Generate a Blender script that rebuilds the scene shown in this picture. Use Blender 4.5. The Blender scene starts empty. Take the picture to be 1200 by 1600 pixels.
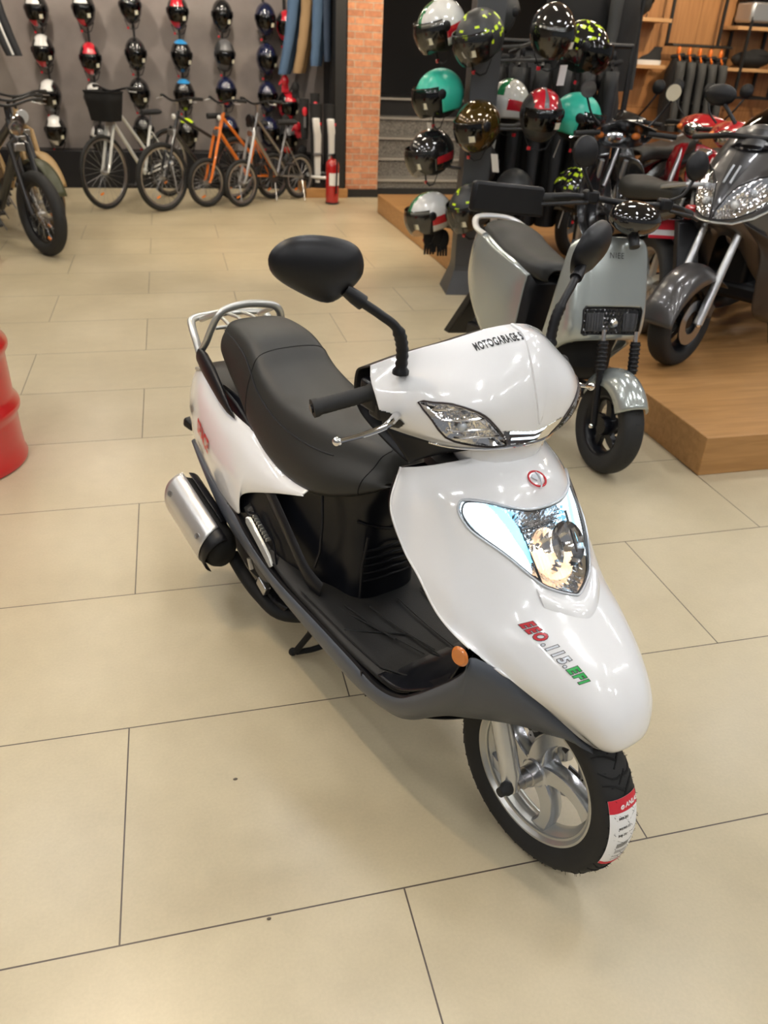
import bpy, bmesh, math, random
from mathutils import Vector, Matrix, Euler

# ------------------------------------------------------------------ camera, world, light, exposure
sc = bpy.context.scene
COL = sc.collection
cam_data = bpy.data.cameras.new('camera')
cam = bpy.data.objects.new('camera', cam_data)
COL.objects.link(cam)
cam_data.sensor_fit = 'VERTICAL'
cam_data.sensor_height = 36.0
cam_data.sensor_width = 27.0
cam_data.lens = 1215.56 / 1600 * 36.0
cam_data.clip_start = .05
cam_data.clip_end = 100
cam.matrix_world = (Matrix.Translation((.2435, -.98784, 1.5924)) @ Matrix.Rotation(-.2656721, 4, 'Z')
                    @ Matrix.Rotation(1.0300681, 4, 'X') @ Matrix.Rotation(.0487674, 4, 'Z'))
cam_data.dof.use_dof = True
cam_data.dof.focus_distance = 1.75
cam_data.dof.aperture_fstop = 4.6
sc.camera = cam

world = bpy.data.worlds.new('world')
sc.world = world
world.use_nodes = True
world.node_tree.nodes['Background'].inputs[0].default_value = (.95, .97, 1.0, 1)
world.node_tree.nodes['Background'].inputs[1].default_value = .20
sc.view_settings.view_transform = 'Standard'
sc.view_settings.look = 'None'
sc.view_settings.exposure = 0.0
sc.view_settings.gamma = 1.0
sc.view_settings.use_curve_mapping = False
sc.cycles.use_denoising = True
sc.cycles.max_bounces = 8
sc.cycles.transparent_max_bounces = 12
sc.cycles.caustics_reflective = False
sc.cycles.caustics_refractive = False
sc.cycles.sample_clamp_indirect = 6.0

CEIL = 3.3
LAMP_POWER = 88.0     # emission of the ceiling light panels
random.seed(7)

# ------------------------------------------------------------------ helpers
R = math.radians


def V(*a):
    return Vector(a)


MATS = {}


def mat(name, col, rough=.5, metal=0.0, spec=.5, coat=0.0, emit=None, es=0.0, trans=0.0, bump=None, sheen=0):
    m = bpy.data.materials.new(name)
    m.use_nodes = True
    b = m.node_tree.nodes['Principled BSDF']
    b.inputs['Base Color'].default_value = (*col, 1)
    b.inputs['Roughness'].default_value = rough
    b.inputs['Metallic'].default_value = metal
    b.inputs['Specular IOR Level'].default_value = spec
    b.inputs['Coat Weight'].default_value = coat
    b.inputs['Coat Roughness'].default_value = .03
    if emit:
        b.inputs['Emission Color'].default_value = (*emit, 1)
        b.inputs['Emission Strength'].default_value = es
    if bump:
        nt = m.node_tree
        n = nt.nodes.new('ShaderNodeTexNoise')
        n.inputs['Scale'].default_value = bump[0]
        n.inputs['Detail'].default_value = 3
        tc = nt.nodes.new('ShaderNodeTexCoord')
        bp = nt.nodes.new('ShaderNodeBump')
        bp.inputs['Strength'].default_value = bump[1]
        bp.inputs['Distance'].default_value = .002
        nt.links.new(tc.outputs['Object'], n.inputs['Vector'])
        nt.links.new(n.outputs['Fac'], bp.inputs['Height'])
        nt.links.new(bp.outputs['Normal'], b.inputs['Normal'])
    MATS[name] = m
    return m


def clear_mat(name, tint=(1, 1, 1), fac=.12, rough=.02):
    """thin clear plastic: see-through with a glossy skin"""
    m = bpy.data.materials.new(name)
    m.use_nodes = True
    nt = m.node_tree
    nt.nodes.clear()
    out = nt.nodes.new('ShaderNodeOutputMaterial')
    mix = nt.nodes.new('ShaderNodeMixShader')
    tr = nt.nodes.new('ShaderNodeBsdfTransparent')
    tr.inputs[0].default_value = (*tint, 1)
    gl = nt.nodes.new('ShaderNodeBsdfGlossy')
    gl.inputs['Roughness'].default_value = rough
    fr = nt.nodes.new('ShaderNodeLayerWeight')
    fr.inputs['Blend'].default_value = fac
    nt.links.new(fr.outputs['Fresnel'], mix.inputs[0])
    nt.links.new(tr.outputs[0], mix.inputs[1])
    nt.links.new(gl.outputs[0], mix.inputs[2])
    nt.links.new(mix.outputs[0], out.inputs[0])
    MATS[name] = m
    return m


class MB:
    """collects shapes into one mesh"""

    def __init__(s):
        s.v, s.f, s.m = [], [], []
        s.mi = 0

    def _add(s, vs, fs):
        o = len(s.v)
        s.v += [tuple(p) for p in vs]
        s.f += [tuple(i + o for i in f) for f in fs]
        s.m += [s.mi] * len(fs)

    def grid(s, rows, cu=False, cv=False, keep=None):
        n, m = len(rows), len(rows[0])
        fs = []
        for j in range(n if cv else n - 1):
            for i in range(m if cu else m - 1):
                if keep and not keep(i, j):
                    continue
                a, b = j * m + i, j * m + (i + 1) % m
                c, d = ((j + 1) % n) * m + (i + 1) % m, ((j + 1) % n) * m + i
                fs.append((a, b, c, d))
        s._add([p for r in rows for p in r], fs)
        return s

    def poly(s, pts):
        s._add(pts, [tuple(range(len(pts)))])
        return s

    def box(s, c, d, rot=None):
        c = V(*c)
        M = Euler(rot).to_matrix() if rot else Matrix.Identity(3)
        vs = [c + M @ V(x * d[0] / 2, y * d[1] / 2, z * d[2] / 2) for x in (-1, 1) for y in (-1, 1) for z in (-1, 1)]
        s._add(vs, [(0, 1, 3, 2), (4, 6, 7, 5), (0, 4, 5, 1), (2, 3, 7, 6), (0, 2, 6, 4), (1, 5, 7, 3)])
        return s

    def prism(s, pts, off):
        """outline pts (3D) pushed along off, closed"""
        n = len(pts)
        o = V(*off)
        s._add([V(*p) for p in pts] + [V(*p) + o for p in pts],
               [tuple(range(n - 1, -1, -1)), tuple(range(n, 2 * n))] + [(i, (i + 1) % n, n + (i + 1) % n, n + i) for i in range(n)])
        return s

    def tube(s, pts, r, seg=10, cap=True, flat=1.0, closed=False):
        pts = [V(*p) for p in pts]
        n = len(pts)
        rs = r if isinstance(r, (list, tuple)) else [r] * n
        rows = []
        up = None
        for i, p in enumerate(pts):
            if closed:
                t = pts[(i + 1) % n] - pts[i - 1]
            else:
                t = pts[min(i + 1, n - 1)] - pts[max(i - 1, 0)]
            t.normalize()
            if up is None:
                up = V(0, 0, 1) if abs(t.z) < .9 else V(1, 0, 0)
            a = t.cross(up)
            if a.length < 1e-6:
                a = t.orthogonal()
            a.normalize()
            b = a.cross(t).normalized()
            up = b
            rows.append([p + a * (math.cos(2 * math.pi * k / seg) * rs[i]) + b * (math.sin(2 * math.pi * k / seg) * rs[i] * flat) for k in range(seg)])
        s.grid(rows, cu=True, cv=closed)
        if cap and not closed:
            s.poly(list(reversed(rows[0])))
            s.poly(rows[-1])
        return s

    def lathe(s, prof, c=(0, 0, 0), axis=(0, 0, 1), seg=24, closed=False, xdir=None, arc=None, squash=1.0):
        """prof: (radius, height along axis)"""
        c = V(*c)
        w = V(*axis).normalized()
        u = V(*xdir).normalized() if xdir else w.orthogonal().normalized()
        v = w.cross(u)
        a0, a1 = arc if arc else (0, 2 * math.pi)
        n = seg if not arc else seg + 1
        rows = []
        for (r, h) in prof:
            rows.append([c + w * h + u * (r * math.cos(a0 + (a1 - a0) * k / seg)) + v * (r * squash * math.sin(a0 + (a1 - a0) * k / seg)) for k in range(n)])
        s.grid(rows, cu=not arc, cv=closed)
        return s

    def ball(s, c, r, seg=16, rings=10, rot=None):
        r = r if isinstance(r, (list, tuple)) else (r, r, r)
        M = Euler(rot).to_matrix() if rot else Matrix.Identity(3)
        rows = []
        for j in range(rings + 1):
            ph = math.pi * j / rings - math.pi / 2
            rows.append([V(*c) + M @ V(r[0] * math.cos(ph) * math.cos(2 * math.pi * k / seg), r[1] * math.cos(ph) * math.sin(2 * math.pi * k / seg), r[2] * math.sin(ph)) for k in range(seg)])
        s.grid(rows, cu=True)
        return s

    def torus(s, c, Rr, r, axis=(0, 1, 0), seg=32, ss=10):
        prof = [(Rr + r * math.cos(2 * math.pi * k / ss), r * math.sin(2 * math.pi * k / ss)) for k in range(ss)]
        return s.lathe(prof, c, axis, seg, closed=True)

    def loft(s, secs, cap=True):
        s.grid(secs, cu=True)
        if cap:
            s.poly(list(reversed(secs[0])))
            s.poly(secs[-1])
        return s

    def build(s, name, mats, parent=None, bevel=0, smooth=True, sub=0, thick=0, angle=38, tol=1e-5, flip=False):
        me = bpy.data.meshes.new(name)
        me.from_pydata(s.v, [], s.f)
        mats = mats if isinstance(mats, (list, tuple)) else [mats]
        for m_ in mats:
            me.materials.append(MATS[m_] if isinstance(m_, str) else m_)
        if len(mats) > 1:
            me.polygons.foreach_set('material_index', s.m)
        bm = bmesh.new()
        bm.from_mesh(me)
        bmesh.ops.remove_doubles(bm, verts=bm.verts, dist=tol)
        bmesh.ops.recalc_face_normals(bm, faces=bm.faces)
        if flip:
            bmesh.ops.reverse_faces(bm, faces=bm.faces)
        bm.to_mesh(me)
        bm.free()
        if smooth:
            me.shade_smooth()
            me.set_sharp_from_angle(angle=R(angle))
        o = bpy.data.objects.new(name, me)
        COL.objects.link(o)
        if parent:
            o.parent = parent
        if thick:
            md = o.modifiers.new('thickness', 'SOLIDIFY')
            md.thickness = thick
            md.offset = -1
        if bevel:
            md = o.modifiers.new('bevel', 'BEVEL')
            md.width = bevel
            md.segments = 2
            md.limit_method = 'ANGLE'
            md.angle_limit = R(35)
        if sub:
            md = o.modifiers.new('sub', 'SUBSURF')
            md.levels = md.render_levels = sub
        return o


def tag(o, label, cat, group=None, kind=None):
    if label:
        o['label'] = label
    if cat:
        o['category'] = cat
    if group:
        o['group'] = group
    if kind:
        o['kind'] = kind
    return o


def empty(name, loc=(0, 0, 0), rz=0.0, label=None, cat=None, group=None):
    o = bpy.data.objects.new(name, None)
    o.empty_display_size = .1
    COL.objects.link(o)
    o.location = loc
    o.rotation_euler = (0, 0, rz)
    return tag(o, label, cat, group)


def children(o):
    return [c for c in bpy.data.objects if c.parent == o]


def copy_tree(o, parent=None, kids=None):
    if kids is None:
        kids = {}
        for c in bpy.data.objects:
            if c.parent:
                kids.setdefault(c.parent.name, []).append(c)
    c = o.copy()
    COL.objects.link(c)
    c.parent = parent
    for ch in kids.get(o.name, []):
        copy_tree(ch, c, kids)
    return c


def structure(o):
    o['kind'] = 'structure'
    return o


def text_flat(s, size=1.0, bold=0.0, shear=0.0, spacing=1.0):
    """flat text as (verts 2D, faces), origin at the left of the baseline"""
    cu = bpy.data.curves.new('t', 'FONT')
    cu.body = s
    cu.size = size
    cu.offset = bold
    cu.shear = shear
    cu.space_character = spacing
    cu.resolution_u = 3
    ob = bpy.data.objects.new('t', cu)
    COL.objects.link(ob)
    bpy.context.view_layer.update()
    me = bpy.data.meshes.new_from_object(ob.evaluated_get(bpy.context.evaluated_depsgraph_get()))
    vs = [(v.co.x, v.co.y) for v in me.vertices]
    fs = [tuple(p.vertices) for p in me.polygons]
    bpy.data.objects.remove(ob)
    bpy.data.curves.remove(cu)
    bpy.data.meshes.remove(me)
    return vs, fs


def put_text(name, s, size, m, place, parent, **k):
    """text bent onto a surface: place(x, y) -> 3D point"""
    vs, fs = text_flat(s, size, **k)
    mb = MB()
    mb._add([place(x, y) for x, y in vs], fs)
    return mb.build(name, m, parent, smooth=False)


def plane_place(o, ux, uy):
    o, ux, uy = V(*o), V(*ux), V(*uy)
    return lambda x, y: o + ux * x + uy * y


def text_width(s, **k):
    vs, _ = text_flat(s, **k)
    return max(v[0] for v in vs)


# ------------------------------------------------------------------ materials
mat('white_gloss', (.80, .80, .805), .16, coat=1)
mat('grey_satin', (.068, .076, .092), .38, spec=.4)
mat('black_plastic', (.007, .007, .0085), .42, spec=.32)
mat('black_satin', (.005, .0055, .008), .30, spec=.32)
mat('black_matte', (.009, .009, .009), .75, spec=.3)
mat('black_gloss', (.006, .006, .007), .08, coat=1)
mat('seat_vinyl', (.019, .019, .017), .46, spec=.45, bump=(900, .25))
mat('rubber', (.012, .012, .012), .72)
mat('floor_rubber', (.009, .009, .009), .5, spec=.3, bump=(500, .3))
mat('chrome', (.82, .82, .83), .10, 1)
mat('silver_paint', (.55, .56, .57), .28, .75)
mat('rack_silver', (.50, .50, .47), .32, .7)
mat('fork_silver', (.58, .60, .63), .25, .85)
mat('steel', (.45, .45, .46), .3, 1)
mat('dark_steel', (.10, .10, .105), .4, .8)
mat('reflector_chrome', (.90, .90, .92), .13, 1)
mat('muffler_shield', (.68, .67, .66), .3, .8)
mat('amber', (.55, .16, .02), .25, coat=1)
mat('orange_lens', (.9, .25, .04), .25, coat=1)
mat('red_gloss', (.42, .012, .012), .2, coat=1)
mat('red_badge', (.50, .01, .02), .3)
mat('green_badge', (.01, .36, .06), .3)
mat('grey_badge', (.55, .58, .62), .3, .4)
mat('dark_badge', (.03, .02, .02), .4)
mat('ink', (.01, .01, .012), .5)
mat('white_paper', (.85, .85, .85), .6)
mat('red_paper', (.62, .02, .04), .5)
mat('drl_light', (.9, .95, 1), .3, emit=(.78, .93, 1.0), es=2.2)
mat('drl_cyan', (.5, .85, 1), .3, emit=(.28, .72, 1.0), es=1.1)
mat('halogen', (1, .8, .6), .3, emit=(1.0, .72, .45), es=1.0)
mat('bulb', (1, .9, .8), .3, emit=(1.0, .80, .55), es=26)
mat('tail_red', (.4, .02, .02), .2, coat=1)
clear_mat('lens')
clear_mat('visor_clear', (.62, .60, .54), .5, .08)
clear_mat('visor_smoke', (.12, .12, .12), .42, .06)
clear_mat('windscreen', (.25, .25, .27), .25)
def cr(p0, p1, p2, p3, t):
    return tuple(.5 * ((2 * b) + (c - a) * t + (2 * a - 5 * b + 4 * c - d) * t * t + (3 * b - a - 3 * c + d) * t ** 3)
                 for a, b, c, d in zip(p0, p1, p2, p3))

def crp(pts, s):
    """Catmull-Rom point of a list of points, s in 0..1."""
    n = len(pts) - 1
    x = max(0, min(1, s)) * n
    i = min(int(x), n - 1)
    t = x - i
    g = lambda k: pts[k] if 0 <= k <= n else (tuple(2 * a - b for a, b in zip(pts[0], pts[1])) if k < 0 else tuple(2 * a - b for a, b in zip(pts[n], pts[n - 1])))
    return cr(g(i - 1), g(i), g(i + 1), g(i + 2), t)

def crs(rows, u, v):
    return crp([crp(r, u) for r in rows], v)

def both(rows):
    """half rows (centre -> left edge) to full rows, right edge -> left edge."""
    return [[(x, -y, z) for (x, y, z) in reversed(r[1:])] + list(r) for r in rows]

# local axes of the scooter: x forward, y to the rider's left, z up, origin where the front tyre stands
APRON = both([
    [(-.250, 0, .905), (-.255, .05, .903), (-.268, .10, .897), (-.298, .145, .882), (-.335, .172, .865), (-.372, .186, .850)],
    [(-.172, 0, .878), (-.178, .05, .874), (-.198, .10, .862), (-.240, .160, .835), (-.288, .192, .812), (-.352, .218, .778)],
    [(-.135, 0, .825), (-.140, .06, .820), (-.162, .12, .803), (-.205, .170, .770), (-.245, .200, .745), (-.290, .226, .715)],
    [(-.082, 0, .757), (-.087, .06, .752), (-.107, .12, .737), (-.148, .170, .705), (-.190, .200, .690), (-.235, .224, .675)],
    [(-.025, 0, .692), (-.030, .06, .687), (-.050, .12, .670), (-.092, .168, .645), (-.130, .196, .632), (-.172, .216, .618)],
    [(.036, 0, .645), (.033, .055, .643), (.020, .11, .628), (-.018, .153, .600), (-.060, .180, .580), (-.093, .203, .588)],
    [(.112, 0, .594), (.110, .05, .592), (.094, .095, .578), (.055, .130, .552), (.012, .145, .535), (-.013, .157, .546)],
    [(.166, 0, .535), (.163, .045, .532), (.150, .078, .518), (.115, .093, .500), (.080, .096, .487), (.058, .100, .486)],
    [(.186, 0, .472), (.183, .030, .470), (.172, .050, .461), (.150, .058, .452), (.125, .056, .446), (.103, .060, .441)],
    [(.158, 0, .428), (.157, .012, .427), (.152, .021, .426), (.144, .024, .422), (.134, .030, .420), (.124, .034, .418)],
])
COWL = both([
    [(-.320, 0, 1.140), (-.327, .055, 1.134), (-.352, .12, 1.112), (-.385, .175, 1.090), (-.410, .215, 1.070), (-.425, .245, 1.056)],
    [(-.268, 0, 1.130), (-.277, .055, 1.122), (-.308, .12, 1.096), (-.350, .175, 1.066), (-.388, .215, 1.048), (-.415, .249, 1.032)],
    [(-.230, 0, 1.085), (-.236, .055, 1.080), (-.252, .12, 1.064), (-.294, .178, 1.046), (-.350, .218, 1.024), (-.395, .250, 1.006)],
    [(-.208, 0, 1.030), (-.211, .055, 1.027), (-.221, .12, 1.016), (-.262, .180, 1.004), (-.330, .218, .992), (-.382, .248, .982)],
    [(-.200, 0, .972), (-.205, .050, .970), (-.220, .11, .964), (-.264, .172, .957), (-.333, .208, .955), (-.380, .240, .958)],
    [(-.202, 0, .938), (-.212, .045, .935), (-.240, .097, .929), (-.288, .150, .926), (-.350, .190, .930), (-.390, .225, .940)],
])
# ------------------------------------------------------------------ room
def node_mat(name):
    m = bpy.data.materials.new(name)
    m.use_nodes = True
    nt = m.node_tree
    MATS[name] = m
    return m, nt, nt.nodes['Principled BSDF'], nt.nodes.new, nt.links.new


def ramp(nt, stops):
    r = nt.nodes.new('ShaderNodeValToRGB')
    e = r.color_ramp.elements
    e[0].position, e[0].color = stops[0][0], (*stops[0][1], 1)
    e[1].position, e[1].color = stops[-1][0], (*stops[-1][1], 1)
    for p, c in stops[1:-1]:
        x = e.new(p)
        x.color = (*c, 1)
    return r


# porcelain floor tiles 1.2 x 0.6 m in running bond
m, nt, b, N, LK = node_mat('floor_tiles')
tc = N('ShaderNodeTexCoord')
mp = N('ShaderNodeMapping')
mp.inputs['Location'].default_value = (0, 24 * .6 + .6, 0)
br = N('ShaderNodeTexBrick')
br.offset = .5
br.inputs['Color1'].default_value = (1.02, 1.02, 1.02, 1)
br.inputs['Color2'].default_value = (.955, .955, .955, 1)
br.inputs['Scale'].default_value = 1
br.inputs['Mortar Size'].default_value = .0020
br.inputs['Mortar Smooth'].default_value = .2
br.inputs['Brick Width'].default_value = 1.2
br.inputs['Row Height'].default_value = .6
LK(tc.outputs['Object'], mp.inputs[0])
LK(mp.outputs[0], br.inputs['Vector'])
n1 = N('ShaderNodeTexNoise'); n1.inputs['Scale'].default_value = 1.7; n1.inputs['Detail'].default_value = 4; n1.inputs['Roughness'].default_value = .5
n2 = N('ShaderNodeTexNoise'); n2.inputs['Scale'].default_value = 130; n2.inputs['Detail'].default_value = 3
n3 = N('ShaderNodeTexNoise'); n3.inputs['Scale'].default_value = 14; n3.inputs['Detail'].default_value = 5; n3.inputs['Roughness'].default_value = .55
for n in (n1, n2, n3):
    LK(tc.outputs['Object'], n.inputs['Vector'])
r1 = ramp(nt, [(.25, (.44, .368, .240)), (.5, (.50, .424, .282)), (.75, (.56, .480, .330))])
LK(n1.outputs['Fac'], r1.inputs[0])
g3 = ramp(nt, [(.25, (.96, .96, .965)), (.75, (1.03, 1.03, 1.025))]); LK(n3.outputs['Fac'], g3.inputs[0])
g2 = ramp(nt, [(.3, (.965, .965, .965)), (.7, (1.025, 1.025, 1.025))]); LK(n2.outputs['Fac'], g2.inputs[0])
mx = N('ShaderNodeMix'); mx.data_type = 'RGBA'; mx.blend_type = 'MULTIPLY'; mx.inputs[0].default_value = 1
LK(r1.outputs[0], mx.inputs[6]); LK(g3.outputs[0], mx.inputs[7])
mx2 = N('ShaderNodeMix'); mx2.data_type = 'RGBA'; mx2.blend_type = 'MULTIPLY'; mx2.inputs[0].default_value = 1
LK(mx.outputs[2], mx2.inputs[6]); LK(g2.outputs[0], mx2.inputs[7])
mx4 = N('ShaderNodeMix'); mx4.data_type = 'RGBA'; mx4.blend_type = 'MULTIPLY'; mx4.inputs[0].default_value = 1
LK(mx2.outputs[2], mx4.inputs[6]); LK(br.outputs['Color'], mx4.inputs[7])
mx3 = N('ShaderNodeMix'); mx3.data_type = 'RGBA'
LK(br.outputs['Fac'], mx3.inputs[0]); LK(mx4.outputs[2], mx3.inputs[6]); mx3.inputs[7].default_value = (.085, .065, .05, 1)
LK(mx3.outputs[2], b.inputs['Base Color'])
b.inputs['Roughness'].default_value = .31
bp = N('ShaderNodeBump'); bp.inputs['Strength'].default_value = .5; bp.inputs['Distance'].default_value = .002; bp.invert = True
LK(br.outputs['Fac'], bp.inputs['Height']); LK(bp.outputs[0], b.inputs['Normal'])

# grey textured wall paint
m, nt, b, N, LK = node_mat('wall_grey')
tc = N('ShaderNodeTexCoord'); n1 = N('ShaderNodeTexNoise'); n1.inputs['Scale'].default_value = 3; n1.inputs['Detail'].default_value = 8
LK(tc.outputs['Object'], n1.inputs['Vector'])
r1 = ramp(nt, [(.3, (.21, .180, .165)), (.7, (.28, .245, .225))])
LK(n1.outputs['Fac'], r1.inputs[0]); LK(r1.outputs[0], b.inputs['Base Color']); b.inputs['Roughness'].default_value = .7


def brick_mat(name, plane='XZ'):
    m, nt, b, N, LK = node_mat(name)
    tc = N('ShaderNodeTexCoord'); sx = N('ShaderNodeSeparateXYZ'); cx = N('ShaderNodeCombineXYZ'); ad = N('ShaderNodeMath')
    LK(tc.outputs['Object'], sx.inputs[0]); LK(sx.outputs[0], ad.inputs[0]); LK(sx.outputs[1], ad.inputs[1])
    LK(ad.outputs[0], cx.inputs[0]); LK(sx.outputs[2], cx.inputs[1])
    br = N('ShaderNodeTexBrick'); br.offset = .5
    br.inputs['Scale'].default_value = 1; br.inputs['Brick Width'].default_value = .20; br.inputs['Row Height'].default_value = .068
    br.inputs['Mortar Size'].default_value = .006; br.inputs['Mortar Smooth'].default_value = .3
    br.inputs['Color1'].default_value = (.66, .30, .16, 1); br.inputs['Color2'].default_value = (.46, .19, .10, 1)
    br.inputs['Mortar'].default_value = (.55, .42, .31, 1)
    LK(cx.outputs[0], br.inputs['Vector'])
    n1 = N('ShaderNodeTexNoise'); n1.inputs['Scale'].default_value = 25; n1.inputs['Detail'].default_value = 6
    LK(tc.outputs['Object'], n1.inputs['Vector'])
    mx = N('ShaderNodeMix'); mx.data_type = 'RGBA'; mx.blend_type = 'OVERLAY'; mx.inputs[0].default_value = .5
    LK(br.outputs['Color'], mx.inputs[6]); LK(n1.outputs['Fac'], mx.inputs[7]); LK(mx.outputs[2], b.inputs['Base Color'])
    b.inputs['Roughness'].default_value = .85
    bp = N('ShaderNodeBump'); bp.invert = True; bp.inputs['Distance'].default_value = .01
    LK(br.outputs['Fac'], bp.inputs['Height']); LK(bp.outputs[0], b.inputs['Normal'])


brick_mat('bricks')


def wood_mat(name, c0, c1, scale=(1, 14, 14), rough=.45, plank=None):
    m, nt, b, N, LK = node_mat(name)
    tc = N('ShaderNodeTexCoord'); mp = N('ShaderNodeMapping'); mp.inputs['Scale'].default_value = scale
    n1 = N('ShaderNodeTexNoise'); n1.inputs['Scale'].default_value = 2.5; n1.inputs['Detail'].default_value = 8; n1.inputs['Distortion'].default_value = .6
    LK(tc.outputs['Object'], mp.inputs[0]); LK(mp.outputs[0], n1.inputs['Vector'])
    r1 = ramp(nt, [(.3, c0), (.7, c1)])
    LK(n1.outputs['Fac'], r1.inputs[0])
    last = r1.outputs[0]
    if plank:
        sx = N('ShaderNodeSeparateXYZ'); cx = N('ShaderNodeCombineXYZ')
        LK(tc.outputs['Object'], sx.inputs[0]); LK(sx.outputs[0], cx.inputs[0]); LK(sx.outputs[2], cx.inputs[1])
        br = N('ShaderNodeTexBrick'); br.offset = 0
        br.inputs['Scale'].default_value = 1; br.inputs['Brick Width'].default_value = plank[0]; br.inputs['Row Height'].default_value = plank[1]
        br.inputs['Mortar Size'].default_value = .004
        br.inputs['Color1'].default_value = (1, 1, 1, 1); br.inputs['Color2'].default_value = (.85, .85, .85, 1); br.inputs['Mortar'].default_value = (.5, .45, .4, 1)
        LK(cx.outputs[0], br.inputs['Vector'])
        mx = N('ShaderNodeMix'); mx.data_type = 'RGBA'; mx.blend_type = 'MULTIPLY'; mx.inputs[0].default_value = 1
        LK(last, mx.inputs[6]); LK(br.outputs['Color'], mx.inputs[7]); last = mx.outputs[2]
    LK(last, b.inputs['Base Color']); b.inputs['Roughness'].default_value = rough


wood_mat('oak', (.34, .17, .055), (.46, .245, .09), (1, 12, 12))
wood_mat('wall_wood', (.36, .17, .065), (.50, .25, .10), (14, 14, 1), plank=(1.0, 1.1))
wood_mat('shelf_wood', (.45, .25, .11), (.60, .36, .17), (1, 12, 12))

# speckled dark granite of the steps
m, nt, b, N, LK = node_mat('granite')
tc = N('ShaderNodeTexCoord'); n1 = N('ShaderNodeTexNoise'); n1.inputs['Scale'].default_value = 60; n1.inputs['Detail'].default_value = 6
LK(tc.outputs['Object'], n1.inputs['Vector'])
r1 = ramp(nt, [(.35, (.10, .095, .085)), (.65, (.27, .255, .23))])
LK(n1.outputs['Fac'], r1.inputs[0]); LK(r1.outputs[0], b.inputs['Base Color']); b.inputs['Roughness'].default_value = .5
mat('granite_edge', (.36, .34, .31), .5)
mat('dark_wall', (.014, .014, .015), .8)
mat('ceiling_paint', (.45, .44, .42), .8)
mat('black_frame', (.012, .012, .012), .5)

structure(MB().poly([(-5, -5, 0), (12, -5, 0), (12, 12, 0), (-5, 12, 0)]).build('floor', 'floor_tiles', smooth=False))
structure(MB().box((3.5, 3.5, CEIL + .05), (17, 17, .1)).build('ceiling', 'ceiling_paint', smooth=False))
structure(MB().box((-1.2, 9.72, CEIL / 2), (6.8, .2, CEIL)).build('wall_back', 'wall_grey', smooth=False))
structure(MB().box((-4.7, 4.0, CEIL / 2), (.2, 13.0, CEIL)).build('wall_left', 'wall_grey', smooth=False))
structure(MB().box((6.4, 11.3, CEIL / 2), (8.4, .2, CEIL)).build('wall_stairwell', 'dark_wall', smooth=False))
structure(MB().box((2.16, 10.2, CEIL / 2), (.10, 2.0, CEIL)).build('wall_stair_side', 'dark_wall', smooth=False))
structure(MB().box((8.0, 8.1, CEIL / 2), (7.2, .2, CEIL)).build('wall_right', 'wall_wood', smooth=False))
structure(MB().box((2.425, 9.0, CEIL / 2), (.39, .42, CEIL)).build('brick_column', 'bricks', smooth=False))
structure(MB().box((2.425, 8.785, .045), (.41, .02, .09)).build('trim_1', 'black_frame', smooth=False))
structure(MB().box((2.155, 8.90, CEIL / 2), (.12, .26, CEIL)).build('trim_2', 'black_frame', smooth=False))

# steps up behind the column
st = empty('staircase', (0, 0, 0), 0, 'dark speckled stone steps rising beside the brick column', 'stairs')
for i in range(5):
    z1 = .19 + .205 * i
    MB().box((3.45, 8.90 + .26 * i + .6, z1 / 2 - (.0)), (1.66, 1.2 - .02 * i, z1)).build('step', 'granite' if i < 4 else 'dark_wall', st, smooth=False)
    MB().box((3.45, 8.885 + .26 * i + .01 * i, z1 - .012), (1.66, .02, .024)).build('nosing', 'granite_edge', st, smooth=False)
MB().box((3.45, 8.87, .045), (1.66, .03, .09)).build('plinth', 'dark_wall', st, smooth=False)

# dark plinth under the helmet wall
structure(MB().box((.1, 9.48, .20), (3.9, .26, .40)).build('baseboard_back', 'black_plastic', bevel=.008))

# ------------------------------------------------------------------ ceiling lights
mat('lamp_panel', (1, 1, 1), .5, emit=(.975, .985, 1.0), es=LAMP_POWER)
mat('lamp_warm', (1, 1, 1), .5, emit=(1.0, .90, .74), es=LAMP_POWER)
LIGHTS = []
protoL = {}
for key in ('lamp_panel', 'lamp_warm'):
    e_ = empty('ceiling_light', (0, 0, CEIL), 0, 'x', 'light', 'linear lights on the ceiling')
    MB().box((0, 0, -.02), (.66, .14, .04)).build('housing', 'black_frame', e_, smooth=False)
    MB().box((0, 0, -.043), (.60, .09, .006)).build('diffuser', key, e_, smooth=False)
    protoL[key] = e_
usedL = set()
for ix in range(6):
    for iy in range(7):
        x, y = -2.6 + ix * 1.75, -3.0 + iy * 1.9
        key = 'lamp_warm' if iy >= 4 else 'lamp_panel'
        if key in usedL:
            o = copy_tree(protoL[key])
        else:
            o = protoL[key]
            usedL.add(key)
        o.location = (x, y, CEIL)
        o.rotation_euler = (0, 0, R(90) if (ix + iy) % 2 else 0)
        o['label'] = 'slim white linear light fixed to the showroom ceiling'
        o['group'] = 'linear lights on the ceiling'

def spot(loc, aim, power, cone, col, label):
    o = empty('spotlight', loc, 0, label, 'light', 'track spotlights on the ceiling')
    d = (V(*aim) - V(*loc)).normalized()
    MB().lathe([(0, -.10), (.04, -.10), (.05, -.08), (.055, .05), (.045, .05), (.04, .0), (0, 0)], (0, 0, -.16), tuple(d), 20).build('lamp_head', 'black_frame', o)
    MB().tube([(0, 0, 0), (0, 0, -.16)], .012, 8).build('stem', 'black_frame', o)
    ld = bpy.data.lights.new('spot', 'SPOT')
    ld.energy = power
    ld.color = col
    ld.spot_size = R(cone)
    ld.spot_blend = .7
    ld.shadow_soft_size = .04
    lo = bpy.data.objects.new('spot_bulb', ld)
    COL.objects.link(lo)
    lo.parent = o
    lo.location = V(0, 0, -.16) + d * .06
    lo.rotation_euler = d.to_track_quat('-Z', 'Y').to_euler()


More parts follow.
